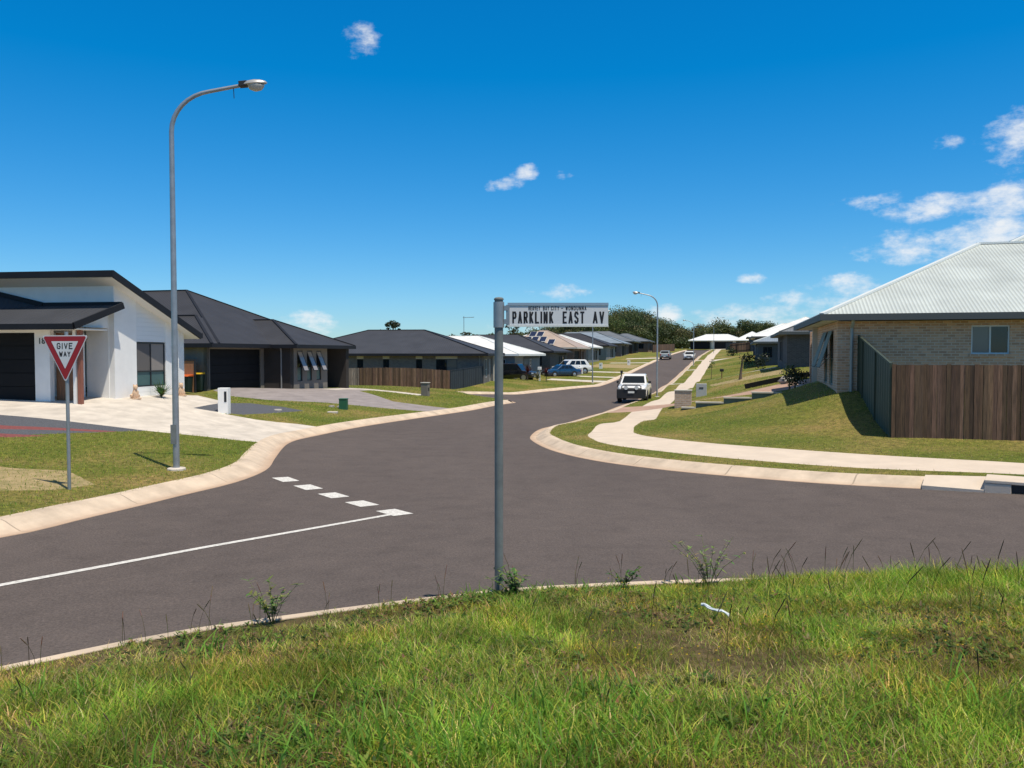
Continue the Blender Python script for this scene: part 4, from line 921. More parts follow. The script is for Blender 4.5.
M['sleeper'] = mat('grey_green_sleeper', (.12,.165,.15), rough=.9, var=.12, scale=3, bump=.3, bscale=50)
o_ = W(-3.0, 38.6); zr_ = T(*o_)
rw = thing('retaining_wall', 'stepped grey green retaining wall with cream capping rising from the brick letterbox', 'retaining wall', (o_[0], o_[1], 0), -ST)
for v0, v1, zt_ in ((-3.01,-2.29,-.29),(-2.29,-1.66,-.04),(-1.66,-.43,.21),(-.43,.79,.44),(.79,2.1,.69)):
    MB().box(v0+3.0,v1+3.0-.004,0,.12,-.95+.0,zt_-.05).build('wall_panel', M['sleeper'], rw)
    MB().box(v0+3.0-.02,v1+3.0-.002,-.06,.2,zt_-.05,zt_+.02).build('capping', M['wall_cream'], rw, bevel=.008)
b = MB(); p_ = [W(v, u) for v, u in ((.6,47.5),(1.3,47.6),(2.2,47.6),(3.2,47.5),(4.2,47.3))]; 
lg = thing('timber_edging', 'low dark timber edging wall between the brick house drive and the next lawn', 'retaining wall', (*p_[0], T(*p_[0])), 0)
for i in range(4):
    a_, c_ = [(p[0]-p_[0][0], p[1]-p_[0][1], T(*p)-T(*p_[0])+.12) for p in p_[i:i+2]]
    MB().bar(a_, c_, .12, .3).build('sleeper_board', M['timber_grey'], lg)

# ================================================================ letterboxes, cabinets, bins
def letterbox(name, label, x, y, w, d, h, m, cap=None, slot='black', rz=-ST, slotpos=None, capm='wall_cream'):
    r = thing(name, label, 'letterbox', (x, y, T(x, y)), rz); MB().box(-w/2,w/2,-d/2,d/2,-.2,h).build('pillar', M[m], r, bevel=.008)
    if cap: MB().box(-w/2-.03,w/2+.03,-d/2-.03,d/2+.03,h+.002,h+.05).build('capping', M[capm], r, bevel=.006)
    if slotpos: MB().box(*slotpos).build('mail_slot', M[slot], r)
    return r
letterbox('letterbox', 'white rendered pillar letterbox at the edge of the white driveway', -9.9, 28.45, .34, .30, .86, 'render_white', rz=0, slotpos=(.05,.13,-.16,-.148,.38,.74))
letterbox('letterbox', 'square tan brick letterbox at the foot of the stepped retaining wall', 8.02, 38.75, .76, .5, .70, 'brick_sand', cap=True)
letterbox('letterbox', 'grey rendered letterbox beside the footpath beyond the brick one', 10.9, 47.6, .58, .45, .72, 'render_grey', slotpos=(-.12,.12,-.24,-.226,.45,.52))
letterbox('letterbox', 'grey letterbox with a pale cap in front of the short paling fence', -5.15, 49.2, .42, .36, .76, 'wall_taupe', cap=True, slotpos=(.19,.213,-.1,.1,.3,.5))
for x, y, w_, h_, lb in ((12.0,112,.42,.78,'white letterbox by the far left driveways, in front of the bare orange soil'), (8.3,100,.5,.75,'white letterbox on the left verge in front of the white parked SUV'), (17.2,122,.4,.75,'pale letterbox farthest up the left verge')):
    letterbox('letterbox', lb, x, y, w_, .35, h_, 'white_paint', slotpos=(-.1,.1,-.19,-.176,.45,.52))
r = thing('letterbox', 'slim white post letterbox among the red cordylines', 'letterbox', (2.75,82.6,T(2.75,82.6)), -ST); MB().box(-.07,.07,-.07,.07,-.2,1.1).build('post', M['white_paint'], r); MB().box(-.16,.16,-.2,.2,1.1,1.4).build('mailbox', M['white_paint'], r, bevel=.02)
bx_, by_ = 18.4, 72.6
r = thing('letterbox', 'black letterbox on a thin post by the right hand footpath', 'letterbox', (bx_, by_, T(bx_, by_)), -ST); MB().box(-.04,.04,-.04,.04,-.2,.62).build('post', M['timber_orange'], r); b = MB(); b.box(-.17,.17,-.22,.22,.62,.86); b.build('mailbox', M['black'], r, bevel=.04)
M['green_box'] = mat('green_cabinet', (.02,.11,.055), rough=.5)
r = thing('service_cabinet', 'small green service cabinet on the lawn by the grey driveway', 'utility box', (-7.4,36.3,T(-7.4,36.3)), -ST*.3); MB().box(-.17,.17,-.13,.13,-.05,.44).build('body', M['green_box'], r, bevel=.012); MB().box(-.185,.185,-.145,.145,.442,.49).build('lid', M['green_box'], r, bevel=.015); MB().box(.165,.178,-.1,.1,.06,.4).build('door', M['green_box'], r)
M['bin_green'] = mat('bin_plastic', (.012,.03,.022), rough=.5); M['lid_yellow'] = mat('yellow_lid', (.62,.38,.015), rough=.5); M['lid_red'] = mat('orange_red_lid', (.55,.10,.015), rough=.5)
def bin_parts(r, lid):
    b = MB(); t0, t1 = .22, .29; z0, z1 = .08, .92
    n = len(b.v); b.v += [(-t0,-t0,z0),(t0,-t0,z0),(t0,t0,z0),(-t0,t0,z0),(-t1,-t1-.04,z1),(t1,-t1-.04,z1),(t1,t1+.04,z1),(-t1,t1+.04,z1)]
    for q in ((0,3,2,1),(4,5,6,7),(0,1,5,4),(1,2,6,5),(2,3,7,6),(3,0,4,7)): b.f.append(tuple(n+k for k in q)); b.m.append(0)
    b.build('bin_body', M['bin_green'], r, bevel=.02)
    l = MB(); l.prism([(-.31,-.37,.925),(-.31,.36,.925),(-.31,.36,1.02),(-.31,.1,1.03),(-.31,-.34,.98)], (.62,0,0)); l.build('lid', M[lid], r, bevel=.015)
    for s in (-1, 1): MB().lathe([(.1,-.03),(.1,.03)], c=(s*.25,.25,.1), n=14, axis='x').build('wheel', M['rubber'], r)
    MB().tube([(-.26,.4,.9),(.26,.4,.9)], .018, 8).build('handle', M['bin_green'], r)
for x, y, lid, lb in ((-16.72,42.5,'lid_red','wheelie bin with an orange red lid beside the grey hip roofed house'), (-16.25,43.0,'lid_yellow','wheelie bin with a yellow lid beside the grey hip roofed house')):
    r = thing('wheelie_bin', lb, 'bin', (x, y, T(x, y)), math.radians(-10), 'wheelie bins'); bin_parts(r, lid)
# statues, agave
M['sandstone'] = mat('sandstone', (.60,.42,.28), rough=.9, var=.2, scale=14, bump=.4, bscale=40)
def statue():
    b = MB(); b.lathe([(.001,.04),(.13,.04),(.15,.12),(.13,.24),(.10,.34),(.085,.40),(.001,.42)], n=14, sx=.85, sy=1.1)
    b.lathe([(.001,-.10),(.06,-.085),(.095,-.02),(.09,.05),(.05,.095),(.001,.105)], c=(0,-.03,.46), n=12); b.obox((0,-.12,.44), (.035,0,0), (0,.05,0), (0,0,.03))
    for s in (-1, 1):
        b.lathe([(.03,0),(.038,.1),(.045,.26),(.03,.3)], c=(s*.06,-.13,.03), n=8); b.obox((s*.06,-.17,.035), (.035,0,0), (0,.06,0), (0,0,.025)); b.lathe([(.001,-.08),(.07,-.05),(.075,.03),(.001,.09)], c=(s*.12,.04,.12), n=10, sy=1.4); b.obox((s*.06,-.01,.55), (.022,0,0), (0,.015,0), (s*.004,0,.03))
    b.box(-.17,.17,-.24,.17,-.02,.04); return b
st0 = None
for x, y, lb in ((-12.55,27.55,'seated sandstone animal statue by the nib wall left of the window'), (-12.2,30.5,'seated sandstone animal statue at the far right corner of the white house')):
    o = statue().build('garden_statue', M['sandstone'], smooth=True) if st0 is None else st0.copy()
    if st0 is not None: COL.objects.link(o)
    st0 = st0 or o; o.location = (x, y, T(x, y)); o.rotation_euler.z = .7; o.scale = (.82,)*3; tag(o, lb, 'statue', 'sandstone statues')
M['leaf'] = leaf_mat('leaf'); M['bark'] = mat('bark', (.13,.095,.07), rough=.95, var=.35, scale=10)
def blade_leaf(mb, base, dr, L_, w_, droop, col, n=4):
    base = Vector(base); d = Vector(dr).normalized(); sd = d.cross(Vector((0,0,1)))
    if sd.length < .05: sd = Vector((1,0,0))
    sd.normalize(); pv = None
    for k in range(n+1):
        t = k/n; p = base+d*L_*t+Vector((0,0,-droop*t*t)); ww = w_*(1-t)**.7*(1 if k else .8)
        cur = (p-sd*ww, p+sd*ww)
        if pv: mb.face([pv[0],pv[1],cur[1],cur[0]], 0, None, col)
        pv = cur
def rosette(name, label, cat, x, y, n, L_, w_, cols, z0=0.0, el=(15,80), trunk=None, group=None):
    r = thing(name, label, cat, (x, y, T(x, y)), random.uniform(0,6), group); mb = MB()
    for i in range(n):
        a = random.uniform(0, 2*PI); e = math.radians(random.uniform(*el)); l = L_*random.uniform(.7,1.1); c = [k*random.uniform(.7,1.3) for k in random.choice(cols)]
        blade_leaf(mb, (0,0,z0+random.uniform(-.1,.1)*L_), (math.cos(a)*math.cos(e), math.sin(a)*math.cos(e), math.sin(e)), l, w_, l*.3*random.random(), c)
    mb.build('leaves', M['leaf'], r, recalc=False)
    MB().tube([(0,0,-.1),(0,0,max(.05,z0))], [.04,.03], 7).build('stem', M['bark'], r)
    return r
rosette('agave', 'spiky green agave in front of the white house window', 'plant', -12.25, 28.9, 80, .62, .024, [(.045,.10,.03),(.07,.14,.04),(.10,.13,.04)], z0=.08)
# storm water inlet in the right kerb
i0 = np.array([8.3,14.44]); dk = np.array([.84,-.54]); dk /= np.linalg.norm(dk); zi = T(*(i0+dk*1.2))
si_ = thing('kerb_inlet', 'concrete kerb inlet with a dark drain opening at the right edge of the road', 'storm drain', (*i0, zi), math.atan2(dk[1], dk[0]))
MB().box(-.02,3.0,-.05,.75,.015,.075).build('lintel_slab', M['path'], si_, bevel=.012)
MB().box(.4,2.8,-.03,.06,-.118,.012).build('drain_opening_shade', M['black'], si_)  # near-black box stands in for the shade inside the inlet mouth
MB().box(-.02,.39,-.045,.3,-.17,.012).build('end_block', M['path'], si_, bevel=.01); MB().prism([(-1.5,-.04,-.118),(-.025,-.055,-.118),(-.025,.3,.07),(-.025,.3,-.118)],(0,.001,0)) 
w_ = MB(); w_.face([(-1.0,-.03,-.112),(-.02,-.055,-.112),(-.02,.45,.07),(-1.0,.45,.02)]); w_.face([(-.02,-.055,-.112),(-.02,.45,.07),(-.02,.45,-.112)]); w_.face([(-1.0,-.03,-.112),(-1.0,-.03,-.3),(-.02,-.055,-.3),(-.02,-.055,-.112)]); w_.build('kerb_wing', M['path'], si_)
# litter strip, rock, stray stones, lids
M['litter'] = mat('crumpled_plastic', (.72,.77,.78), rough=.4, col2=(.42,.5,.52), scale=14)
lt = MB(); pr = None
for k in range(9):
    t = k/8; q = (-.09+.18*t, .14-.28*t+.008*math.sin(9*t), .02+.008*math.sin(11*t)); w_ = .011+.005*math.sin(5*t+1)
    cur = ((q[0],q[1]-w_,q[2]+.008*math.sin(17*t)),(q[0]+.01,q[1]+w_,q[2]+.012))
    if pr: lt.face([pr[0],cur[0],cur[1],pr[1]])
    pr = cur
lo_ = lt.build('litter', M['litter'], recalc=False); lo_.location = (1.42,5.75,T(1.42,5.75)+.06); lo_.scale = (.8,.8,.8); tag(lo_, 'crumpled white plastic strip lying in the foreground grass', 'litter'); m_ = lo_.modifiers.new('Solid','SOLIDIFY'); m_.thickness = .012
M['rock'] = mat('grey_rock', (.27,.25,.23), rough=.95, var=.3, scale=6, bump=.6, bscale=12)
def rock(label, x, y, s, flat=.6):
    bm = bmesh.new(); bmesh.ops.create_icosphere(bm, subdivisions=2, radius=s)
    for v in bm.verts: v.co *= random.uniform(.8,1.15); v.co.z *= flat
    me = bpy.data.meshes.new('rock'); bm.to_mesh(me); bm.free(); me.materials.append(M['rock']); o = bpy.data.objects.new('rock', me); COL.objects.link(o); o.location = (x,y,T(x,y)+s*flat*.3); tag(o, label, 'rock')
rx, ry = W(2.6,43.3); rock('rounded grey rock beside the brick house entry', rx, ry, .45)
rock('small dark stone on the lawn in front of the grey driveway, left one of two', -8.05,36.9,.13); rock('small dark stone on the lawn in front of the grey driveway, right one of two', -7.75,37.1,.13)
for x, y, s_, lb in ((-9.0,31.8,.13,'pale concrete service lid beside the dark gravel bed'), (-7.4,34.1,.2,'pale concrete service lid in the lawn near the left kerb')):
    o = MB().box(-s_,s_,-s_*.7,s_*.7,-.05,.03).build('inspection_plate', M['concrete'], bevel=.01); o.location = (x,y,T(x,y)+.03); tag(o, lb, 'lid')
# television aerial on the slate roof
x, y = W(-24.5, 74); o_ = thing('roof_aerial', 'thin television aerial above the slate hip roof', 'aerial', (x,y,zc(2.55)+4.2), -ST)
MB().tube([(0,0,0),(0,0,1.9)], .025, 6).build('mast', M['galv_dull'], o_); b = MB(); b.tube([(-.1,0,1.75),(1.0,0,1.8)], .02, 5); 
for k in range(5): b.tube([(.05+.2*k,-.3,1.77),(.05+.2*k,.3,1.77)], .012, 4)
b.build('antenna_boom', M['galv_dull'], o_)
# ================================================================ vehicles
M['car_white'] = mat('white_car_paint', (.74,.74,.73), rough=.25, coat=.6); M['car_black'] = mat('black_car_paint', (.012,.013,.018), rough=.22, coat=.8)
M['car_blue'] = mat('blue_car_paint', (.010,.045,.11), rough=.25, coat=.8); M['car_silver'] = mat('silver_car_paint', (.45,.48,.48), rough=.3, metal=.5, coat=.6)
M['car_glass'] = mat('car_glass', (.010,.014,.017), rough=.05, spec=.4); M['trim'] = mat('black_trim', (.015,.015,.016), rough=.55); M['rim'] = mat('alloy_rim', (.45,.46,.47), rough=.3, metal=.7)
M['headlight'] = mat('headlight_glass', (.6,.62,.62), rough=.12, spec=.7); M['taillight'] = mat('tail_light', (.30,.012,.012), rough=.25); M['plate'] = mat('number_plate', (.70,.71,.68), rough=.5)
M['chrome'] = mat('chrome', (.6,.6,.6), rough=.15, metal=1)
def car(name, label, x, y, rz, paint, Lg, Wd, H, belt, clear, hood, screen, rear, tail, wheel_r, axles, roof_in=.82, tray=None, front_extra=None, parts=True, plate=True, group=None):
    """nose towards -y. hood/screen/rear/tail: distances from the nose of bonnet end, roof front, roof rear, glass base rear"""
    zg = T(x, y)-CURB_H; r = thing(name, label, 'car', (x, y, zg), rz, group); hw = Wd/2
    st = [(0,.80,clear+.16,belt*.78),(.07,.92,clear+.04,belt*.85),(.35,.99,clear,belt*.9),(hood*.6,1,clear,belt*.95),(hood,1,clear,belt),(Lg*.55,1,clear,belt*1.01)]
    st += [(Lg-.5,1,clear+.02,belt*1.0),(Lg-.12,.97,clear+.06,belt*.98),(Lg,.9,clear+.16,belt*.9)]
    b = MB()
    ring = lambda w_, z0, z1, yy: [(-w_*.9,yy,z0),(w_*.9,yy,z0),(w_,yy,z0+.12),(w_*1.0,yy,z1-.22),(w_*.965,yy,z1-.06),(w_*.86,yy,z1),(-w_*.86,yy,z1),(-w_*.965,yy,z1-.06),(-w_,yy,z1-.22),(-w_,yy,z0+.12)]
    for yy, w_, z0, z1 in st: b.v += ring(hw*w_, z0, z1, yy)
    for i in range(len(st)-1):
        for k in range(10): b.f.append((i*10+k, i*10+(k+1)%10, (i+1)*10+(k+1)%10, (i+1)*10+k)); b.m.append(0)
    b.f.append(tuple(reversed(range(10)))); b.m.append(0); b.f.append(tuple((len(st)-1)*10+k for k in range(10))); b.m.append(0)
    b.build('body', M[paint], r, smooth=True)
    # cabin
    c = MB(); bw, tw = hw*.93, hw*roof_in; z0, z1 = belt-.02, H
    A = [(-bw,hood,z0),(bw,hood,z0),(bw,tail,z0),(-bw,tail,z0)]; Bq = [(-tw,screen,z1-.05),(tw,screen,z1-.05),(tw,rear,z1-.05),(-tw,rear,z1-.05)]; Cq = [(-tw*.9,screen+.15,z1),(tw*.9,screen+.15,z1),(tw*.9,rear-.15,z1),(-tw*.9,rear-.15,z1)]
    c.v = A+Bq+Cq
    for lv in (0, 4):
        for k in range(4): c.f.append((lv+k, lv+(k+1)%4, lv+4+(k+1)%4, lv+4+k)); c.m.append(0)
    c.f.append((8,9,10,11)); c.m.append(0); c.f.append((3,2,1,0)); c.m.append(0)
    c.build('cabin', M[paint], r, bevel=.03)
    def lerp(p, q, t): return tuple(p[i]+(q[i]-p[i])*t for i in range(3))
    def panel(nm, p00, p10, p11, p01, a, b2, c2, d2, out):
        f = lambda s, t: Vector(lerp(lerp(p00,p10,s), lerp(p01,p11,s), t))
        q = [f(a,c2), f(b2,c2), f(b2,d2), f(a,d2)]; n = (q[1]-q[0]).cross(q[3]-q[0]).normalized()
        if n.dot(Vector(out)) < 0: n = -n
        g = MB(); g.prism([p+n*.008 for p in q], -n*.006); return g.build(nm, M['car_glass'], r)
    panel('windscreen', A[0],A[1],Bq[1],Bq[0], .07,.93,.08,.84, (0,-1,.4)); panel('rear_window', A[3],A[2],Bq[2],Bq[3], .08,.92,.2,.88, (0,1,.3))
    n_w = 2 if tray is None else 2
    for sgn, i0, i1 in ((1,1,2),(-1,0,3)):
        for k in range(n_w if tray or tail-hood < 2.4 else 3):
            nn_ = n_w if tray or tail-hood < 2.4 else 3; a_, b_ = .13+.76*k/nn_, .13+.76*(k+1)/nn_-.03
            panel('side_window', A[i0],A[i1],Bq[i1],Bq[i0], a_, b_, .14, .86, (sgn,0,.2))
    for yy in axles:
        for s in (-1, 1):
            MB().lathe([(wheel_r+.055,-.01),(wheel_r+.055,.03)], c=(s*(hw-.028),yy,wheel_r+.03), n=20, axis='x').build('wheel_arch', M['trim'], r)
            wh = MB().lathe([(wheel_r*.62,-.12),(wheel_r*.96,-.12),(wheel_r,-.08),(wheel_r,.08),(wheel_r*.96,.12),(wheel_r*.62,.12)], c=(s*(hw-.085),yy,wheel_r), n=22, axis='x').build('wheel', M['rubber'], r, smooth=True)
            rm_ = MB(); rm_.lathe([(wheel_r*.62,-.01),(wheel_r*.58,.01),(.06,.015),(.04,.03)], c=(s*(hw+.028),yy,wheel_r), n=18, axis='x')
            rm_.build('rim', M['rim'] if paint != 'car_white' or name != 'ute' else M['trim'], wh, smooth=True)
    for s in (-1, 1):
        MB().obox((s*hw*.68,.06,belt*.72), (hw*.19,s*.035,0), (0,.06,0), (0,.01,.075)).build('headlight', M['headlight'], r, bevel=.02)
        MB().obox((s*hw*.78,Lg-.03,belt*.78), (hw*.14,0,0), (0,.05,0), (0,0,.13)).build('tail_light', M['taillight'], r, bevel=.015)
        MB().obox((s*(hw+.09),hood+.35,belt+.08), (.1,0,0), (0,.05,0), (0,0,.08)).build('wing_mirror', M['trim' if name == 'ute' else paint], r, bevel=.02)
        for yy in (hood+.95, hood+1.85): MB().box(s*hw-.003 if s > 0 else s*hw-.012, s*hw+.012 if s > 0 else s*hw+.003, yy, yy+.14, belt*.84, belt*.87).build('door_handle', M['trim'], r)
    MB().obox((0,.035,belt*.70), (hw*.46,0,0), (0,.05,0), (0,0,.1)).build('grille', M['trim'], r, bevel=.015)
    MB().obox((0,.04,clear+.16), (hw*.8,0,0), (0,.09,0), (0,0,.09)).build('front_bumper', M['trim'], r, bevel=.03); MB().obox((0,Lg-.03,clear+.2), (hw*.86,0,0), (0,.07,0), (0,0,.1)).build('rear_bumper', M['trim'], r, bevel=.03)
    if plate: MB().box(-.19,.19,-.065,-.053,clear+.12,clear+.23).build('number_plate', M['plate'], r); MB().box(-.19,.19,Lg+.042,Lg+.054,clear+.18,clear+.29).build('number_plate', M['plate'], r)
    return r
# white ute facing down the street, with bull bar, spot lamps and snorkel
ux, uy = 7.6, 52.6
ute = car('ute', 'white ute with black bull bar and round spot lamps, parked at the right kerb', ux, uy, -ST+.03, 'car_white', 5.2, 1.86, 1.83, 1.22, .34, 1.3, 2.05, 3.1, 3.35, .40, (.95, 4.15), roof_in=.78, tray=True, plate=False)
uhw = .93
b = MB(); b.obox((0,-.12,.61), (uhw*.99,0,0), (0,.11,0), (0,0,.3)); b.build('bull_bar_bumper', M['trim'], ute, bevel=.04)
b = MB(); b.tube([(-.62,-.16,.75),(-.60,-.16,1.10),(-.5,-.16,1.16),(.5,-.16,1.16),(.60,-.16,1.10),(.62,-.16,.75)], .035, 8); b.tube([(-.6,-.16,.95),(.6,-.16,.95)], .03, 8); b.build('bull_bar_hoop', M['trim'], ute, smooth=True)
for s in (-1, 1):
    sp2 = MB(); sp2.lathe([(.09,.09),(.125,.03),(.13,.0)], c=(s*.33,-.27,.99), n=18, axis='y'); so2 = sp2.build('spot_lamp', M['trim'], ute, smooth=True)
    MB().lathe([(.118,-.008),(.118,.004)], c=(s*.33,-.275,.99), n=18, axis='y').build('spot_lens', M['headlight'], so2)
MB().box(-.2,.2,-.275,-.263,.66,.78).build('number_plate', M['plate'], ute); MB().box(-.7,.7,-.2,-.05,.36,.44).build('bash_plate', M['rim'], ute)
MB().tube([(-.97,1.0,1.05),(-.99,1.35,1.15),(-.83,1.85,1.72),(-.82,1.88,1.92)], .045, 8).build('snorkel', M['trim'], ute, smooth=True); MB().box(-.9,-.74,1.82,1.94,1.88,2.05).build('snorkel_head', M['trim'], ute, bevel=.02)
b = MB(); b.box(-.80,.80,3.5,5.1,1.1,1.16); b.build('tray_cover', M['trim'], ute)
def gp(x, y): return x, y
car('four_wheel_drive', 'black four wheel drive parked side on before the white roofed house', 2.3, 84.8, math.radians(70), 'car_black', 4.6, 1.86, 1.82, 1.12, .32, 1.05, 1.6, 4.1, 4.5, .40, (.85, 3.6), roof_in=.84)
car('sedan', 'blue sedan parked in a left hand driveway below the white SUV', 3.6, 93.4, math.radians(-62), 'car_blue', 4.5, 1.76, 1.42, .92, .2, 1.25, 2.0, 3.2, 3.9, .32, (.9, 3.5), roof_in=.76)
car('suv', 'white SUV with dark windows parked behind the blue sedan', 5.1, 99.6, math.radians(-64), 'car_white', 4.75, 1.86, 1.80, 1.12, .3, 1.05, 1.75, 4.0, 4.5, .39, (.9, 3.7), roof_in=.82)
x, y = 30.3, 142; 
car('hatchback', 'far white car parked at the right kerb near the top of the street', x, y, -ST, 'car_white', 4.3, 1.78, 1.5, .95, .2, 1.0, 1.7, 3.6, 4.2, .32, (.85, 3.4))
x, y = 27.6, 148
car('hatchback', 'far silver car parked at the left kerb near the top of the street', x, y, PI-ST, 'car_silver', 4.3, 1.78, 1.48, .95, .2, 1.0, 1.7, 3.6, 4.2, .32, (.85, 3.4))
# ================================================================ grass, weeds, trees
M['grass'] = leaf_mat('grass_blade', .5, .6)
ALLP = {nm: polys for nm, polys in regions}
def off_hard(p, skip=('drive_bare_soil',)):
    ok = np.ones(len(p), bool)
    for nm, polys in regions:
        if nm in skip: continue
        for po in polys:
            lo, hi = po.min(0), po.max(0); m = ok & (p[:,0] > lo[0]) & (p[:,0] < hi[0]) & (p[:,1] > lo[1]) & (p[:,1] < hi[1])
            if m.any(): idx = np.where(m)[0]; ok[idx[inside(p[idx], po)]] = False
    return ok
def vnoise(p, s, seed):           # smooth value noise on the ground plane
    r = np.random.default_rng(seed); G = r.random((64,64)); q = p/s+100; i = np.floor(q).astype(int); f = q-i; f = f*f*(3-2*f)
    g = lambda a, b: G[a % 64, b % 64]
    return (g(i[:,0],i[:,1])*(1-f[:,0])+g(i[:,0]+1,i[:,1])*f[:,0])*(1-f[:,1]) + (g(i[:,0],i[:,1]+1)*(1-f[:,0])+g(i[:,0]+1,i[:,1]+1)*f[:,0])*f[:,1]
def blades(name, p, h, wd, lean, cols, base_dark=None):
    n = len(p); z = TN(p)-.015; a = RNG.uniform(0, 2*PI, n); b = RNG.uniform(0, 2*PI, n)
    dx, dy = np.cos(a)*lean*h, np.sin(a)*lean*h; wx, wy = np.cos(b)*wd/2, np.sin(b)*wd/2
    V = np.zeros((n,5,3)); hh = h*np.sqrt(np.clip(1-(lean*.75)**2, .06, 1))
    V[:,0] = np.column_stack([p[:,0]-wx, p[:,1]-wy, z]); V[:,1] = np.column_stack([p[:,0]+wx, p[:,1]+wy, z])
    V[:,2] = np.column_stack([p[:,0]+dx*.35+wx*.8, p[:,1]+dy*.35+wy*.8, z+hh*.6]); V[:,3] = np.column_stack([p[:,0]+dx*.35-wx*.8, p[:,1]+dy*.35-wy*.8, z+hh*.6])
    V[:,4] = np.column_stack([p[:,0]+dx, p[:,1]+dy, z+hh])
    o5 = (np.arange(n)*5)[:,None]; L1 = np.concatenate([o5+np.array([0,1,2,3]), o5+np.array([3,2,4])], 1).ravel()
    starts = (np.arange(n)*7)[:,None]+np.array([0,4]); o = fast_mesh(name, V.reshape(-1,3), L1, starts.ravel(), M['grass'], np.repeat(cols, 5, 0))
    o['kind'] = 'stuff'; return o
def pick_cols(n, dry, lush):
    """species mix: lush green, mid green, yellow green, straw"""
    base = np.array([(.19,.34,.035),(.30,.38,.05),(.45,.42,.08),(.55,.42,.2)]); u = RNG.random(n)
    w0 = .16+.6*lush; w1 = .3; w2 = .28+.15*dry; w3 = .04+.5*dry; tot = w0+w1+w2+w3
    k = np.where(u < w0/tot, 0, np.where(u < (w0+w1)/tot, 1, np.where(u < (w0+w1+w2)/tot, 2, 3)))
    return base[k]*RNG.uniform(.45,1.45,(n,1))*RNG.uniform(.92,1.08,(n,3))
# foreground verge: everything the camera stands in
def in_view(p, y0, y1): return (p[:,1] > y0) & (p[:,1] < y1) & (np.abs(p[:,0]) < p[:,1]*.68+2.4)
N0 = 900000
p = np.column_stack([RNG.uniform(-8,10.5,N0), RNG.uniform(1.8,8.6,N0)]); p = p[in_view(p, 1.8, 8.6)]
# spread over the kerb edge a little: test against road and a narrowed kerb
ok = ~inside(p, road_poly); d_in = ok & off_hard(p); edge = ok & ~d_in & (RNG.random(len(p)) < .0)
p = p[d_in]
lush = np.clip(vnoise(p,.9,1)*1.3-.25+.35*np.exp(-((p[:,0]+.1)/1.3)**2-((p[:,1]-3.4)/.9)**2)+.6*np.exp(-((p[:,0]-4.2)/1.6)**2-((p[:,1]-7.1)/.8)**2), 0, 1)
dry = np.clip(vnoise(p,.7,2)*1.5-.55+.35*np.exp(-((p[:,1]-5.3)/.9)**2), 0, 1)*(1-.7*lush)
keep = RNG.random(len(p)) < (.30+.5*lush+.45*vnoise(p,.22,3))*(1-.35*dry); p, lush, dry = p[keep], lush[keep], dry[keep]
n = len(p); tall = np.clip(vnoise(p,.35,4)*1.4-.3, 0, 1)
edge_ = np.clip((p[:,1]-np.interp(p[:,0], K_near[:,0], K_near[:,1])+1.2)/.5, 0, 1)*(p[:,0] < 1.9); h = RNG.uniform(.018,.052,n)*(1+1.1*lush+.9*tall)*(1-.5*edge_)*(1+.9*np.exp(-((p[:,0]-5.0)/1.9)**2-((p[:,1]-7.0)/.6)**2)); wd = RNG.uniform(.0035,.0075,n)*(1+.35*lush)
blades('foreground_grass', p, h*1.15, wd*.8, RNG.uniform(.35,1.3,n), pick_cols(n, dry, lush)*(.55+.95*vnoise(p,.33,31)*(.6+.8*vnoise(p,.11,32)))[:,None]*np.where(vnoise(p,.5,33)[:,None] > .62, np.array([[1.06,.92,.85]]), 1.0)*1.12)
# broad clumps of long bright blades
cl = [(-.35,3.2,26),(-.75,3.45,22),(-.05,3.55,22),(.25,3.25,18),(-1.15,3.2,14),(.45,3.9,14),(-.5,4.0,14),(3.2,6.9,30),(3.8,7.2,40),(4.5,7.3,40),(5.1,7.1,40),(4.1,6.8,26),(2.7,7.2,18),(5.6,6.8,30),(1.2,3.6,8),(2.0,3.9,10),(-1.9,5.4,12),(-2.4,4.4,10),(.6,6.9,16),(-.2,6.75,22),(0.05,6.8,20),(1.8,7.4,14)]
P_ = []; H_ = []
for x, y, k in cl:
    k *= 4; q = RNG.normal((x,y), (.22,.16), (k,2)); P_.append(q); H_.append(RNG.uniform(.09,.24,k) if y < 6 else RNG.uniform(.07,.17,k))
p = np.vstack(P_); h = np.concatenate(H_); ok = off_hard(p); p, h = p[ok], h[ok]; n = len(p)
blades('foreground_grass', p, h, RNG.uniform(.006,.012,n), RNG.uniform(.25,1.1,n), np.array([(.17,.34,.04)])*RNG.uniform(.6,1.5,(n,1))*RNG.uniform(.9,1.1,(n,3)))
# ragged grass leaning over the near kerb
nn_ = offs(K_near, -1); seg = [i for i in range(len(K_near)) if -4.2 < K_near[i][0] < 7]
P_ = np.vstack([K_near[i]+nn_[i]*RNG.uniform(.56,.85,(60,1))+RNG.normal(0,.05,(60,2)) for i in seg]); rg = vnoise(P_,.5,9); P_ = P_[(RNG.random(len(P_)) < rg*1.2) & ~inside(P_, road_poly)]; n = len(P_)
blades('foreground_grass', P_, RNG.uniform(.03,.11,n), RNG.uniform(.004,.008,n), RNG.uniform(.4,1.2,n), pick_cols(n, np.full(n,.3), np.full(n,.4)))
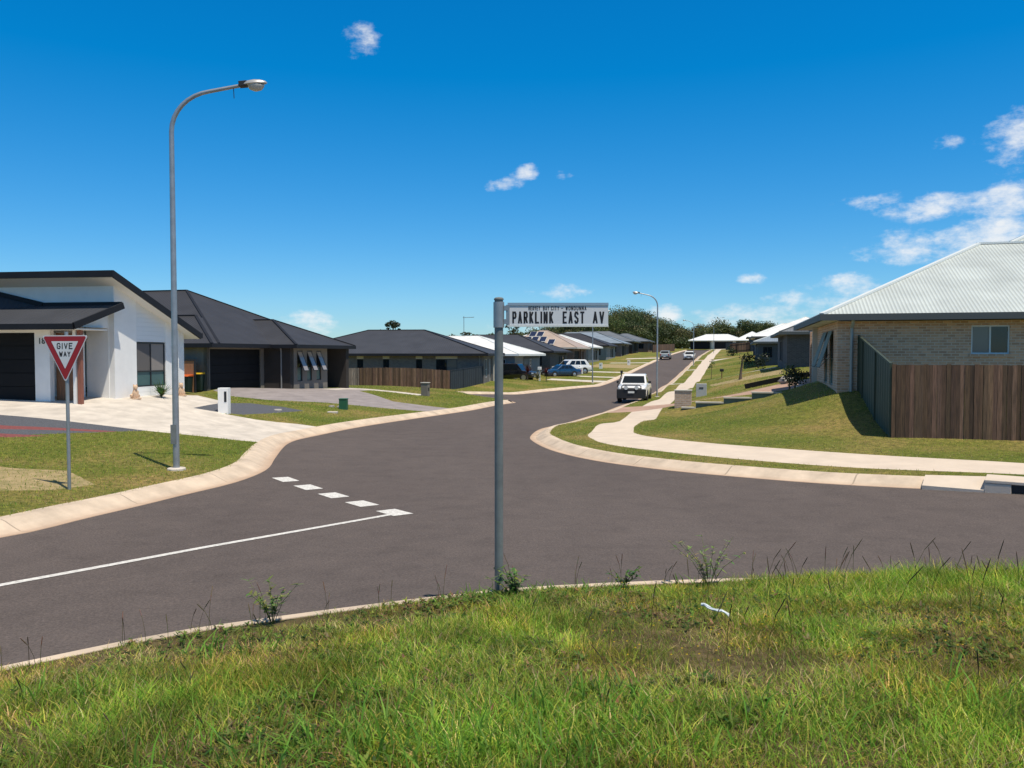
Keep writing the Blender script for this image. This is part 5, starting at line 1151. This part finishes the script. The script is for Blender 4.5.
# lawns further off: short turf
# arching broad blades and low broad-leaved weeds that break up the verge
mb = MB()
for x, y, k, l0, l1 in ((-.45,3.25,60,.16,.34),(-.9,3.5,40,.14,.28),(-.1,3.35,50,.16,.32),(.15,3.5,30,.12,.26),(-1.5,3.2,16,.1,.22),(.6,3.3,16,.12,.24),(1.5,3.5,14,.1,.2),(4.4,7.15,60,.14,.26),(5.2,6.9,50,.14,.26),(3.6,7.2,40,.12,.22),(0,6.75,22,.08,.16)):
    for _ in range(k):
        q = (x+random.gauss(0,.22), y+random.gauss(0,.13)); a = random.uniform(0,2*PI); e = math.radians(random.uniform(35,80)); l = random.uniform(l0,l1); g = random.uniform(.6,1.35)
        blade_leaf(mb, (*q, T(*q)), (math.cos(a)*math.cos(e), math.sin(a)*math.cos(e), math.sin(e)), l, random.uniform(.004,.008), l*random.uniform(.2,.75), (.2*g,.34*g,.045*g), 5)
o = mb.build('foreground_grass', M['grass'], recalc=False); o['kind'] = 'stuff'
mb = MB()
for i_ in range(5200):
    y = random.uniform(2.7,7.3); x = random.uniform(-.68*y-.3, .68*y+.3)
    if i_ > 4700: x, y = random.gauss(-.1,.4), random.gauss(6.62,.16)
    elif float(vnoise(np.array([[x,y]]), .8, 21)[0]) < .48: continue
    if not off_hard(np.array([[x,y]]))[0]: continue
    z = T(x,y); g = random.uniform(.6,1.3); c = random.choice(((.12,.2,.035),(.2,.28,.055),(.3,.2,.1),(.08,.14,.03),(.26,.33,.06)))
    for k in range(random.randint(4,8)):
        a = random.uniform(0,2*PI); blade_leaf(mb, (x,y,z+random.uniform(.0,.04)), (math.cos(a), math.sin(a), random.uniform(.15,1.0)), random.uniform(.025,.06), random.uniform(.005,.012), .01, tuple(v*g*random.uniform(.8,1.2) for v in c), 3)
o = mb.build('verge_weeds', M['grass'], recalc=False); o['kind'] = 'stuff'
mb = MB()
for _ in range(140):
    y = random.uniform(4.4,7.2); x = random.uniform(.5, .6*y)
    if not off_hard(np.array([[x,y]]))[0]: continue
    z = T(x,y)+random.uniform(.05,.1); mb.lathe([(.001,-.004),(.007,0),(.001,.004)], c=(x,y,z), n=5)
    for q in range(len(mb.f)-7, len(mb.f)): mb.c[q] = (.6,.42,.02)
o = mb.build('verge_flowers', M['grass'], recalc=False); o['kind'] = 'stuff'
def lawn(name, x0,x1,y0,y1,num,hm,wm,cond=None,dryb=0.0):
    p = np.column_stack([RNG.uniform(x0,x1,num), RNG.uniform(y0,y1,num)]); p = p[np.abs(p[:,0]) < p[:,1]*.68+1]
    if cond is not None: p = p[cond(p)]
    soil = off_hard(p, ()); p = p[soil | (off_hard(p) & (RNG.random(len(p)) < .45))]; n = len(p); lush = np.clip(vnoise(p,2.2,5)*1.3-.3,0,1); dry = np.clip(vnoise(p,2.6,6)*1.4-.45+dryb,0,1)
    keep = RNG.random(n) > dry*.45; p, lush, dry = p[keep], lush[keep], dry[keep]; n = len(p); p = p+RNG.normal(0,.03,p.shape)
    blades(name, p, RNG.uniform(.6,1.5,n)*hm, np.full(n, wm), RNG.uniform(.3,1.1,n), pick_cols(n, dry, lush*.4))
lawn('verge_grass', -18,-5,11,26,75000,.055,.010, dryb=-.2)
lawn('lawn_grass', 1,15,14.5,29,95000,.04,.011, dryb=.3)
lawn('lawn_grass', 0,14,26,44,70000,.04,.016, dryb=.3)
lawn('lawn_grass', -12,-2,28,60,70000,.045,.02)
lawn('lawn_grass', -8,30,44,110,70000,.05,.04)
# tall flowering stalks (thin dark seed heads) scattered through the verge
def stalks(name, spots, hmin, hmax, col, headcol):
    mb = MB()
    for x, y in spots:
        z = T(x, y); a = random.uniform(0, 2*PI); ln_ = random.uniform(.05,.4); h = random.uniform(hmin,hmax); pv = None
        pts = [(x+math.cos(a)*ln_*h*t*t, y+math.sin(a)*ln_*h*t*t, z+h*t*(1-.12*t)) for t in (0,.35,.7,1)]
        k0 = len(mb.f); mb.tube(pts, [.002,.0017,.0013,.0008], 4, cap=False)
        for q in range(k0, len(mb.f)): mb.c[q] = [c*random.uniform(.8,1.2) for c in col]
        k0 = len(mb.f); e, d = Vector(pts[-1]), (Vector(pts[-1])-Vector(pts[-2])).normalized(); mb.tube([e-d*h*.32, e-d*h*.2, e-d*h*.04, e], [.0015,.0036,.003,.0008], 5, cap=False)
        for q in range(k0, len(mb.f)): mb.c[q] = [c*random.uniform(.7,1.3) for c in headcol]
    o = mb.build(name, M['grass'], recalc=False); o['kind'] = 'stuff'; return o
sp1 = [(RNG.uniform(.9,4.6), RNG.uniform(3.6,6.6)) for _ in range(40)] + [(RNG.uniform(2.2,6), RNG.uniform(6.2,7.6)) for _ in range(22)]
stalks('seeding_grass_stalks', sp1, .22, .55, (.12,.14,.04), (.11,.085,.05))
sp2_ = [(float(K_near[i][0]+nn_[i][0]*random.uniform(.5,.9)), float(K_near[i][1]+nn_[i][1]*random.uniform(.5,.9))) for i in seg for _ in range(3)]
stalks('seeding_grass_stalks', sp2_, .15, .38, (.13,.12,.05), (.26,.19,.13))
stalks('seeding_grass_stalks', [(RNG.uniform(-2.6,.8), RNG.uniform(3.4,6.2)) for _ in range(25)], .15, .3, (.1,.13,.03), (.15,.13,.06))
# three leafy weeds at the kerb
def weed(label, x, y, h, n, cols, spread=.5):
    r = thing('weed', label, 'weed', (x, y, T(x, y)), 0); mb = MB(); st = MB()
    for k in range(n):
        a = random.uniform(0,2*PI); l = random.uniform(.1,spread)*h; hh = h*random.uniform(.6,1.05); tip = (math.cos(a)*l, math.sin(a)*l, hh); mid = (tip[0]*.4, tip[1]*.4, hh*.55)
        k0 = len(st.f); st.tube([(0,0,-.02), mid, tip], [.003,.0022,.001], 5)
        for q in range(k0, len(st.f)): st.c[q] = (.16,.2,.06)
        for q in range(13):
            t = random.uniform(.25,1); p0 = Vector((0,0,0)).lerp(Vector(mid), t*2) if t < .5 else Vector(mid).lerp(Vector(tip), t*2-1); b = random.uniform(0,2*PI)
            c = [v*random.uniform(.7,1.3) for v in random.choice(cols)]; blade_leaf(mb, p0, (math.cos(b), math.sin(b), random.uniform(-.1,.7)), random.uniform(.03,.08), random.uniform(.006,.016), .012, c, 3)
    mb.build('leaves', M['leaf'], r, recalc=False); st.build('stems', M['leaf'], r)
weed('upright leafy weed on the near kerb left of the name sign', -1.86, 6.36, .32, 15, [(.14,.2,.045),(.24,.28,.08)], .95)
weed('leafy weed at the foot of the name sign post', .02, 6.74, .24, 16, [(.1,.17,.035),(.18,.25,.06)], 1.1)
weed('tall leafy weed by the near kerb right of the name sign', 1.72, 7.16, .40, 14, [(.14,.2,.05),(.26,.29,.1)], .9)
weed('low broad weed on the near kerb right of the name sign post', .95, 7.02, .22, 9, [(.08,.15,.03),(.14,.2,.05)], .8)
# ---- trees: leaf clumps through the volume of many small lobes
def clumps(cen, lobes, per, size, cols, rng, shade=True):
    """quads scattered near the surface of lobes; returns verts, colours"""
    V = []; C_ = []
    for (lx_, ly_, lz_, r, fz) in lobes:
        m = int(per*r*r); d = rng.normal(size=(m,3)); d /= np.linalg.norm(d, axis=1)[:,None]; rad = r*rng.uniform(.45,1.08,(m,1)); p = d*rad; p[:,2] *= fz; p += np.array([lx_,ly_,lz_])+cen
        nrm = d+rng.normal(0,.55,(m,3)); nrm /= np.linalg.norm(nrm, axis=1)[:,None]; t = np.cross(nrm, rng.normal(size=(m,3))); t /= np.linalg.norm(t, axis=1)[:,None]; b = np.cross(nrm, t); s = size*rng.uniform(.5,1.25,(m,1))
        V.append(np.stack([p-t*s*.5, p+b*s*.42-t*s*.1, p+t*s*.6, p-b*s*.42+t*s*.05], 1)); cc = cols[rng.integers(0,len(cols))]
        C_.append(np.array(cc)*rng.uniform(.6,1.4,(m,1))*rng.uniform(.92,1.08,(m,3)))
    V = np.concatenate(V); C_ = np.concatenate(C_); return V.reshape(-1,3), np.repeat(C_, 4, 0)
OL = [(.095,.115,.035),(.075,.1,.034),(.13,.135,.046),(.06,.08,.03),(.13,.12,.048),(.095,.125,.035)]
def quads_obj(name, V, C_, m, parent=None): n = len(V)//4; return fast_mesh(name, V, np.arange(4*n), np.arange(0,4*n,4), m, C_, parent)
rng = np.random.default_rng(11); VV = []; CC = []; tk = MB()
def add_tree(x, y, zg, h, w, dens, size):
    lob = []; k = rng.integers(6,10)
    for j in range(k):
        a = rng.uniform(0,2*PI); t = rng.uniform(.25,1); rr = w*rng.uniform(0,.55)*(1-.35*t); r = w*rng.uniform(.22,.42); lob.append((math.cos(a)*rr, math.sin(a)*rr, h*(.3+.62*t)-r*.3, r, rng.uniform(.6,.9)))
    V, C_ = clumps(np.array([x,y,zg]), lob, dens, size, [OL[rng.integers(0,6)] for _ in range(3)], rng); VV.append(V); CC.append(C_)
    lean = rng.uniform(-.6,.6); tk.tube([(x,y,zg-.5),(x+lean*.4,y,zg+h*.35),(x+lean,y,zg+h*.7)], [.32,.24,.1], 6)
    for q in lob[:3]: tk.tube([(x+lean*.4,y,zg+h*.38),(x+q[0],y+q[1],zg+q[2])], [.13,.05], 5)
def uh(px):                       # crown line of the far wood, metres above eye level at 300 m
    return float(np.interp(px, [440,520,545,590,620,640,668,690,720,760,790,830,900], [3,9,10,12.5,15.5,14.5,13,12,13.5,13.5,11.5,8.5,7]))
for row, D0 in enumerate((272, 287, 303, 322)):
    for px in np.arange(455, 900, 10.5):
        q = px+rng.uniform(-5,5); D = D0+rng.uniform(-6,6); x = (q-512)/828*D
        if D0 < 280 and 655 < q < 760: continue
        zg = T(x, D); top = CAMZ+uh(q)*(1.05 if q < 660 else .93)*(D/300)*rng.uniform(.72,1.03)*(.86 if row == 0 else 1); h = max(5, top-zg); add_tree(x, D, zg, h, h*rng.uniform(.8,1.1), 40, .48)
for _ in range(260):              # understorey that closes the foot of the wood
    D = rng.uniform(264,300); q = rng.uniform(455,900); x = (q-512)/828*D
    if D < 276 and 640 < q < 765: continue
    h = rng.uniform(2.5,5); V, C_ = clumps(np.array([x,D,T(x,D)]), [(0,0,h*.45,h*.62,.8),(h*.5,0,h*.35,h*.5,.8)], 26, .55, OL[:4], rng); VV.append(V); CC.append(C_)
wd_ = quads_obj('woodland', np.vstack(VV), np.vstack(CC), M['leaf']); wd_['kind'] = 'stuff'
tk.build('woodland_trunks', M['bark'])['kind'] = 'stuff'
def single_tree(name, label, x, y, h, w, lobes, per, size, cols, trunk_r=.25, clear=.5):
    zg = T(x, y); r = thing(name, label, 'tree', (x,y,zg), 0); g = np.random.default_rng(int(abs(x*7+y)))
    V, C_ = clumps(np.zeros(3), lobes, per, size, cols, g); quads_obj('crown', V, C_, M['leaf'], r)
    t = MB(); t.tube([(0,0,-.3),(.1,0,h*.3),(0,.1,h*clear)], [trunk_r,trunk_r*.75,trunk_r*.5], 8)
    for q in lobes: t.tube([(0,.1,h*clear),(q[0]*.6,q[1]*.6,(h*clear+q[2])/2),(q[0],q[1],q[2])], [trunk_r*.45,trunk_r*.28,trunk_r*.1], 6)
    t.build('trunk', M['bark'], r); return r
# three emergent trees that stand over the slate roof
D = 150; f = lambda px, D: (px-512)/828*D
single_tree('gum_tree', 'flat topped gum tree showing over the ridge of the slate hip roof', f(393,D), D, 7.2, 4, [(-.7,0,6.2,.75,.6),(0,.2,6.55,.85,.6),(.75,0,6.2,.75,.6),(.2,-.3,5.9,.7,.6),(1.1,0,5.4,.35,.5),(-.9,0,5.5,.35,.5)], 260, .28, [(.04,.05,.02),(.03,.04,.018)], .2, .62)
single_tree('gum_tree', 'low dark tree left of the flat topped gum over the slate roof', f(380,D), D, 5.4, 3, [(-.9,0,4.5,.7,.7),(0,.2,4.8,.8,.7),(.8,0,5.0,.6,.6),(.3,0,4.2,.9,.6)], 260, .28, [(.04,.05,.02),(.03,.04,.018)], .2, .5)
D = 210
single_tree('gum_tree', 'small round tree top peeping over the white roof', f(466,D), D, 5.0, 3, [(-.5,0,4.4,.9,.6),(.6,.2,4.3,.9,.6),(0,0,3.4,1.3,.7)], 50, .5, [(.045,.055,.02)], .2, .5)
single_tree('gum_tree', 'sparse gum tree seen between the name sign post and the solar roof', f(513,D), D, 7.0, 3, [(-1.2,0,6.2,.9,.5),(1.0,0,6.1,.9,.5),(.2,0,5.2,1.2,.7),(1.8,0,6.4,.5,.5)], 50, .5, [(.05,.05,.024)], .2, .5)
# garden planting
RC = [(.10,.018,.02),(.075,.014,.018),(.06,.03,.02)]
rosette('cordyline', 'dark red cordyline in front of the black four wheel drive, left of the white post', 'plant', 1.55, 81.8, 60, .9, .05, RC, z0=.9, el=(-10,85))
rosette('cordyline', 'dark red cordyline right of the slim white letterbox post', 'plant', 3.4, 82.2, 60, .8, .05, RC, z0=.8, el=(-10,85))
rosette('garden_shrub', 'green strappy shrub at the foot of the slim white letterbox post', 'plant', 2.5, 81.9, 60, .7, .04, [(.07,.09,.04),(.1,.1,.05)], z0=.25, el=(10,85))
def shrub(name, label, x, y, h, w, cols, per=160, size=.09):
    r = thing(name, label, 'plant', (x,y,T(x,y)), 0); g = np.random.default_rng(int(x*31+y)); lob = [(g.uniform(-.3,.3)*w, g.uniform(-.3,.3)*w, h*g.uniform(.3,.8), w*g.uniform(.3,.45), .9) for _ in range(6)]
    V, C_ = clumps(np.zeros(3), lob, per/w, size, cols, g); quads_obj('foliage', V, C_, M['leaf'], r); MB().tube([(0,0,-.1),(0,0,h*.5)], [.05,.02], 6).build('stem', M['bark'], r); return r
x, y = W(2.45,36.1); shrub('shrub', 'dark shrub at the brick house entry beside the porch pier', x, y, 1.25, .9, [(.02,.03,.012),(.035,.045,.02)], 500)
x, y = W(2.3,37.2); shrub('shrub', 'pale flowering shrub at the brick house entry', x, y, 1.5, .6, [(.16,.2,.09),(.04,.06,.025)], 500)
x, y = W(2.9,92); shrub('shrub', 'dark cone shaped shrub before the slate rendered house', x, y, 1.6, 1.6, [(.02,.03,.014),(.03,.04,.02)], 200, .2)
x, y = W(1.6,99); shrub('shrub', 'dark low shrub beyond the cone shaped one on the right', x, y, 1.5, 2.0, [(.02,.03,.014),(.03,.04,.02)], 200, .2)
x, y = W(-.4,150); shrub('shrub', 'rounded dark shrub beside the far right path', x, y, 1.6, 2.2, [(.03,.045,.018)], 150, .25)
x, y = W(.45,61.3); r = thing('sapling', 'slender dark sapling with a wrapped trunk in the bare orange soil', 'tree', (x,y,T(x,y)), 0); MB().tube([(0,0,-.1),(.03,0,.4),(.1,0,1.0),(.14,0,1.45)], [.14,.09,.07,.05], 8).build('trunk', M['bark'], r); b = MB()
for k in range(26): a = random.uniform(0,2*PI); blade_leaf(b, (.13,0,1.4-random.uniform(0,.5)), (math.cos(a)*.4, math.sin(a)*.4, random.uniform(-.2,1)), .3, .02, .06, (.03,.045,.02))
b.build('leaves', M['leaf'], r, recalc=False)
x, y = W(-2.2,86); r = thing('sapling', 'staked young street tree between the right footpath and the lawns', 'tree', (x,y,T(x,y)), 0); MB().tube([(0,0,-.1),(.02,0,.9),(0,.03,1.7)], [.03,.025,.012], 6).build('trunk', M['bark'], r)
V, C_ = clumps(np.zeros(3), [(0,0,1.5,.4,1),(.15,.1,1.9,.3,1),(-.15,0,1.2,.28,1)], 300, .12, [(.05,.08,.025)], rng); quads_obj('crown', V, C_, M['leaf'], r)
# ================================================================ camera, light, sky
cam = bpy.data.cameras.new('camera'); co = bpy.data.objects.new('camera', cam); COL.objects.link(co); SC.camera = co
cam.sensor_width = 36; cam.lens = 828/1024*36; cam.clip_start = .1; cam.clip_end = 8000
co.location = (0, 0, CAMZ); co.rotation_euler = (PI/2 - math.atan(30/828), 0, 0)
SUN_EL = math.radians(69.5); sd = Vector((.67, -.74, 0)).normalized()*math.cos(SUN_EL) + Vector((0,0,math.sin(SUN_EL)))
sl = bpy.data.lights.new('sun', 'SUN'); sl.energy = 5.0; sl.angle = math.radians(.53); sl.color = (1, .92, .78)
so = bpy.data.objects.new('sun', sl); COL.objects.link(so); so.rotation_euler = sd.to_track_quat('Z', 'Y').to_euler(); so.location = (20,-20,60)
w = bpy.data.worlds.new('World'); SC.world = w; w.use_nodes = True; N, L = w.node_tree.nodes, w.node_tree.links
bg = N['Background']; bg.inputs['Strength'].default_value = .1
sky = N.new('ShaderNodeTexSky'); sky.sky_type = 'NISHITA'; sky.sun_disc = False; sky.sun_elevation = SUN_EL; sky.sun_rotation = math.atan2(sd.x, sd.y)
sky.altitude = 0; sky.air_density = 1.0; sky.dust_density = .0; sky.ozone_density = 2.2
def mth(op, a, b=None, clamp=False):
    n = N.new('ShaderNodeMath'); n.operation = op; n.use_clamp = clamp
    for i, x in enumerate((a, b)):
        if x is None: continue
        if isinstance(x, (int, float)): n.inputs[i].default_value = x
        else: L.new(x, n.inputs[i])
    return n.outputs[0]
# deep polarised blue of the photograph: the Nishita colour graded channel by channel
hs = N.new('ShaderNodeHueSaturation'); hs.inputs['Saturation'].default_value = 1.3; L.new(sky.outputs[0], hs.inputs['Color'])
sc_ = N.new('ShaderNodeSeparateColor'); L.new(hs.outputs[0], sc_.inputs[0]); cc = N.new('ShaderNodeCombineColor')
L.new(mth('MULTIPLY', mth('MAXIMUM', mth('SUBTRACT', sc_.outputs[0], .72), .02), .62), cc.inputs[0]); L.new(mth('MULTIPLY', mth('POWER', sc_.outputs[1], .85), 1.2), cc.inputs[1]); L.new(mth('MULTIPLY', mth('POWER', sc_.outputs[2], .80), 1.87), cc.inputs[2])
tc = N.new('ShaderNodeTexCoord'); sp = N.new('ShaderNodeSeparateXYZ'); L.new(tc.outputs['Generated'], sp.inputs[0])
AZ = mth('ARCTAN2', sp.outputs[0], sp.outputs[1]); EL = mth('ARCSINE', sp.outputs[2])
cb = N.new('ShaderNodeCombineXYZ'); L.new(mth('MULTIPLY', AZ, 1.0), cb.inputs[0]); L.new(mth('MULTIPLY', EL, 1.7), cb.inputs[1])
def cn(sc, det, ro):
    n = N.new('ShaderNodeTexNoise'); n.inputs['Scale'].default_value = sc; n.inputs['Detail'].default_value = det; n.inputs['Roughness'].default_value = ro; L.new(cb.outputs[0], n.inputs['Vector']); return n.outputs['Fac']
n1 = cn(22, 8, .62); n2 = cn(75, 6, .6)
nn = mth('ADD', mth('MULTIPLY', mth('SUBTRACT', n1, .5), 3.2), mth('MULTIPLY', mth('SUBTRACT', n2, .5), 1.1))
# unseen sky high overhead is desaturated, added to make the fill light less blue
hi = N.new('ShaderNodeHueSaturation'); hi.inputs['Saturation'].default_value = .45; hi.inputs['Value'].default_value = .85; L.new(sky.outputs[0], hi.inputs['Color'])
up = N.new('ShaderNodeMapRange'); up.interpolation_type = 'SMOOTHSTEP'; up.inputs[1].default_value = math.radians(30); up.inputs[2].default_value = math.radians(55); L.new(EL, up.inputs[0])
sk_ = N.new('ShaderNodeMix'); sk_.data_type = 'RGBA'; L.new(up.outputs[0], sk_.inputs[0]); L.new(cc.outputs[0], sk_.inputs[6]); L.new(hi.outputs[0], sk_.inputs[7])
# cloud puffs: azimuth, elevation, half-width, half-height (degrees), strength
CLOUDS = [(-10.4,20.3,1.15,.9,.5),(-.7,11.5,1.3,.4,.7),(.9,12.3,.9,.5,.8),(3.7,12.0,.8,.35,.6),(-13.8,2.0,1.7,.85,.9),(3.4,4.2,1.9,.45,.6),(4.2,2.0,6,.9,.42),(16.1,5.0,.9,.4,.9),
 (23.3,9.6,2.0,.5,.75),(27.2,8.9,2.9,.75,1.0),(30.9,8.8,2.6,1.0,1.1),(31.6,12.4,2.1,1.6,.95),(27.5,12.6,.7,.45,.4),(27,6.6,4.2,1.0,.95),(30.6,7.3,3.0,1.1,1.0),(21.8,4.2,2.4,.75,.8),(24.2,3.7,1.9,.85,.9),
 (20.5,3.5,3,.7,.6),(17,2.6,3.6,.65,.9),(10.5,2.7,1.2,.75,1.05),(14.5,2.2,4.5,.75,.6),(18.6,2.1,3,.6,.8),(36,9,4,2,1),(40,6,5,1.6,1),(46,11,5,2,.9),(-42,3,6,1,.7),(-50,6,5,1.5,.7)]
F = None
for a, e, ra, re, s in CLOUDS:
    a, e, ra, re = map(math.radians, (a, e, ra, re))
    dx = mth('DIVIDE', mth('SUBTRACT', AZ, a), ra*1.25); dy = mth('DIVIDE', mth('SUBTRACT', EL, e), re*1.25)
    q = mth('ADD', mth('MULTIPLY', dx, dx), mth('MULTIPLY', dy, dy))
    f = mth('MULTIPLY', mth('SUBTRACT', 1.0, q), s)
    F = f if F is None else mth('MAXIMUM', F, f)
F = mth('MAXIMUM', F, -1.0)
mr = N.new('ShaderNodeMapRange'); mr.interpolation_type = 'SMOOTHSTEP'; mr.inputs[1].default_value = .1; mr.inputs[2].default_value = 1.5
L.new(mth('ADD', F, mth('MULTIPLY', nn, .95)), mr.inputs[0])
# no cloud where no puff stands
gate = mth('MULTIPLY', mth('GREATER_THAN', F, -.9), mr.outputs[0])
mx = N.new('ShaderNodeMix'); mx.data_type = 'RGBA'; L.new(mth('MULTIPLY', gate, .9), mx.inputs[0]); L.new(sk_.outputs[2], mx.inputs[6]); mx.inputs[7].default_value = (9.1,9.25,9.35,1)
L.new(mx.outputs[2], bg.inputs['Color'])
vs = SC.view_settings; vs.view_transform = 'Standard'; vs.look = 'None'; vs.exposure = 0; vs.gamma = 1; vs.use_curve_mapping = False
SC.cycles.max_bounces = 6
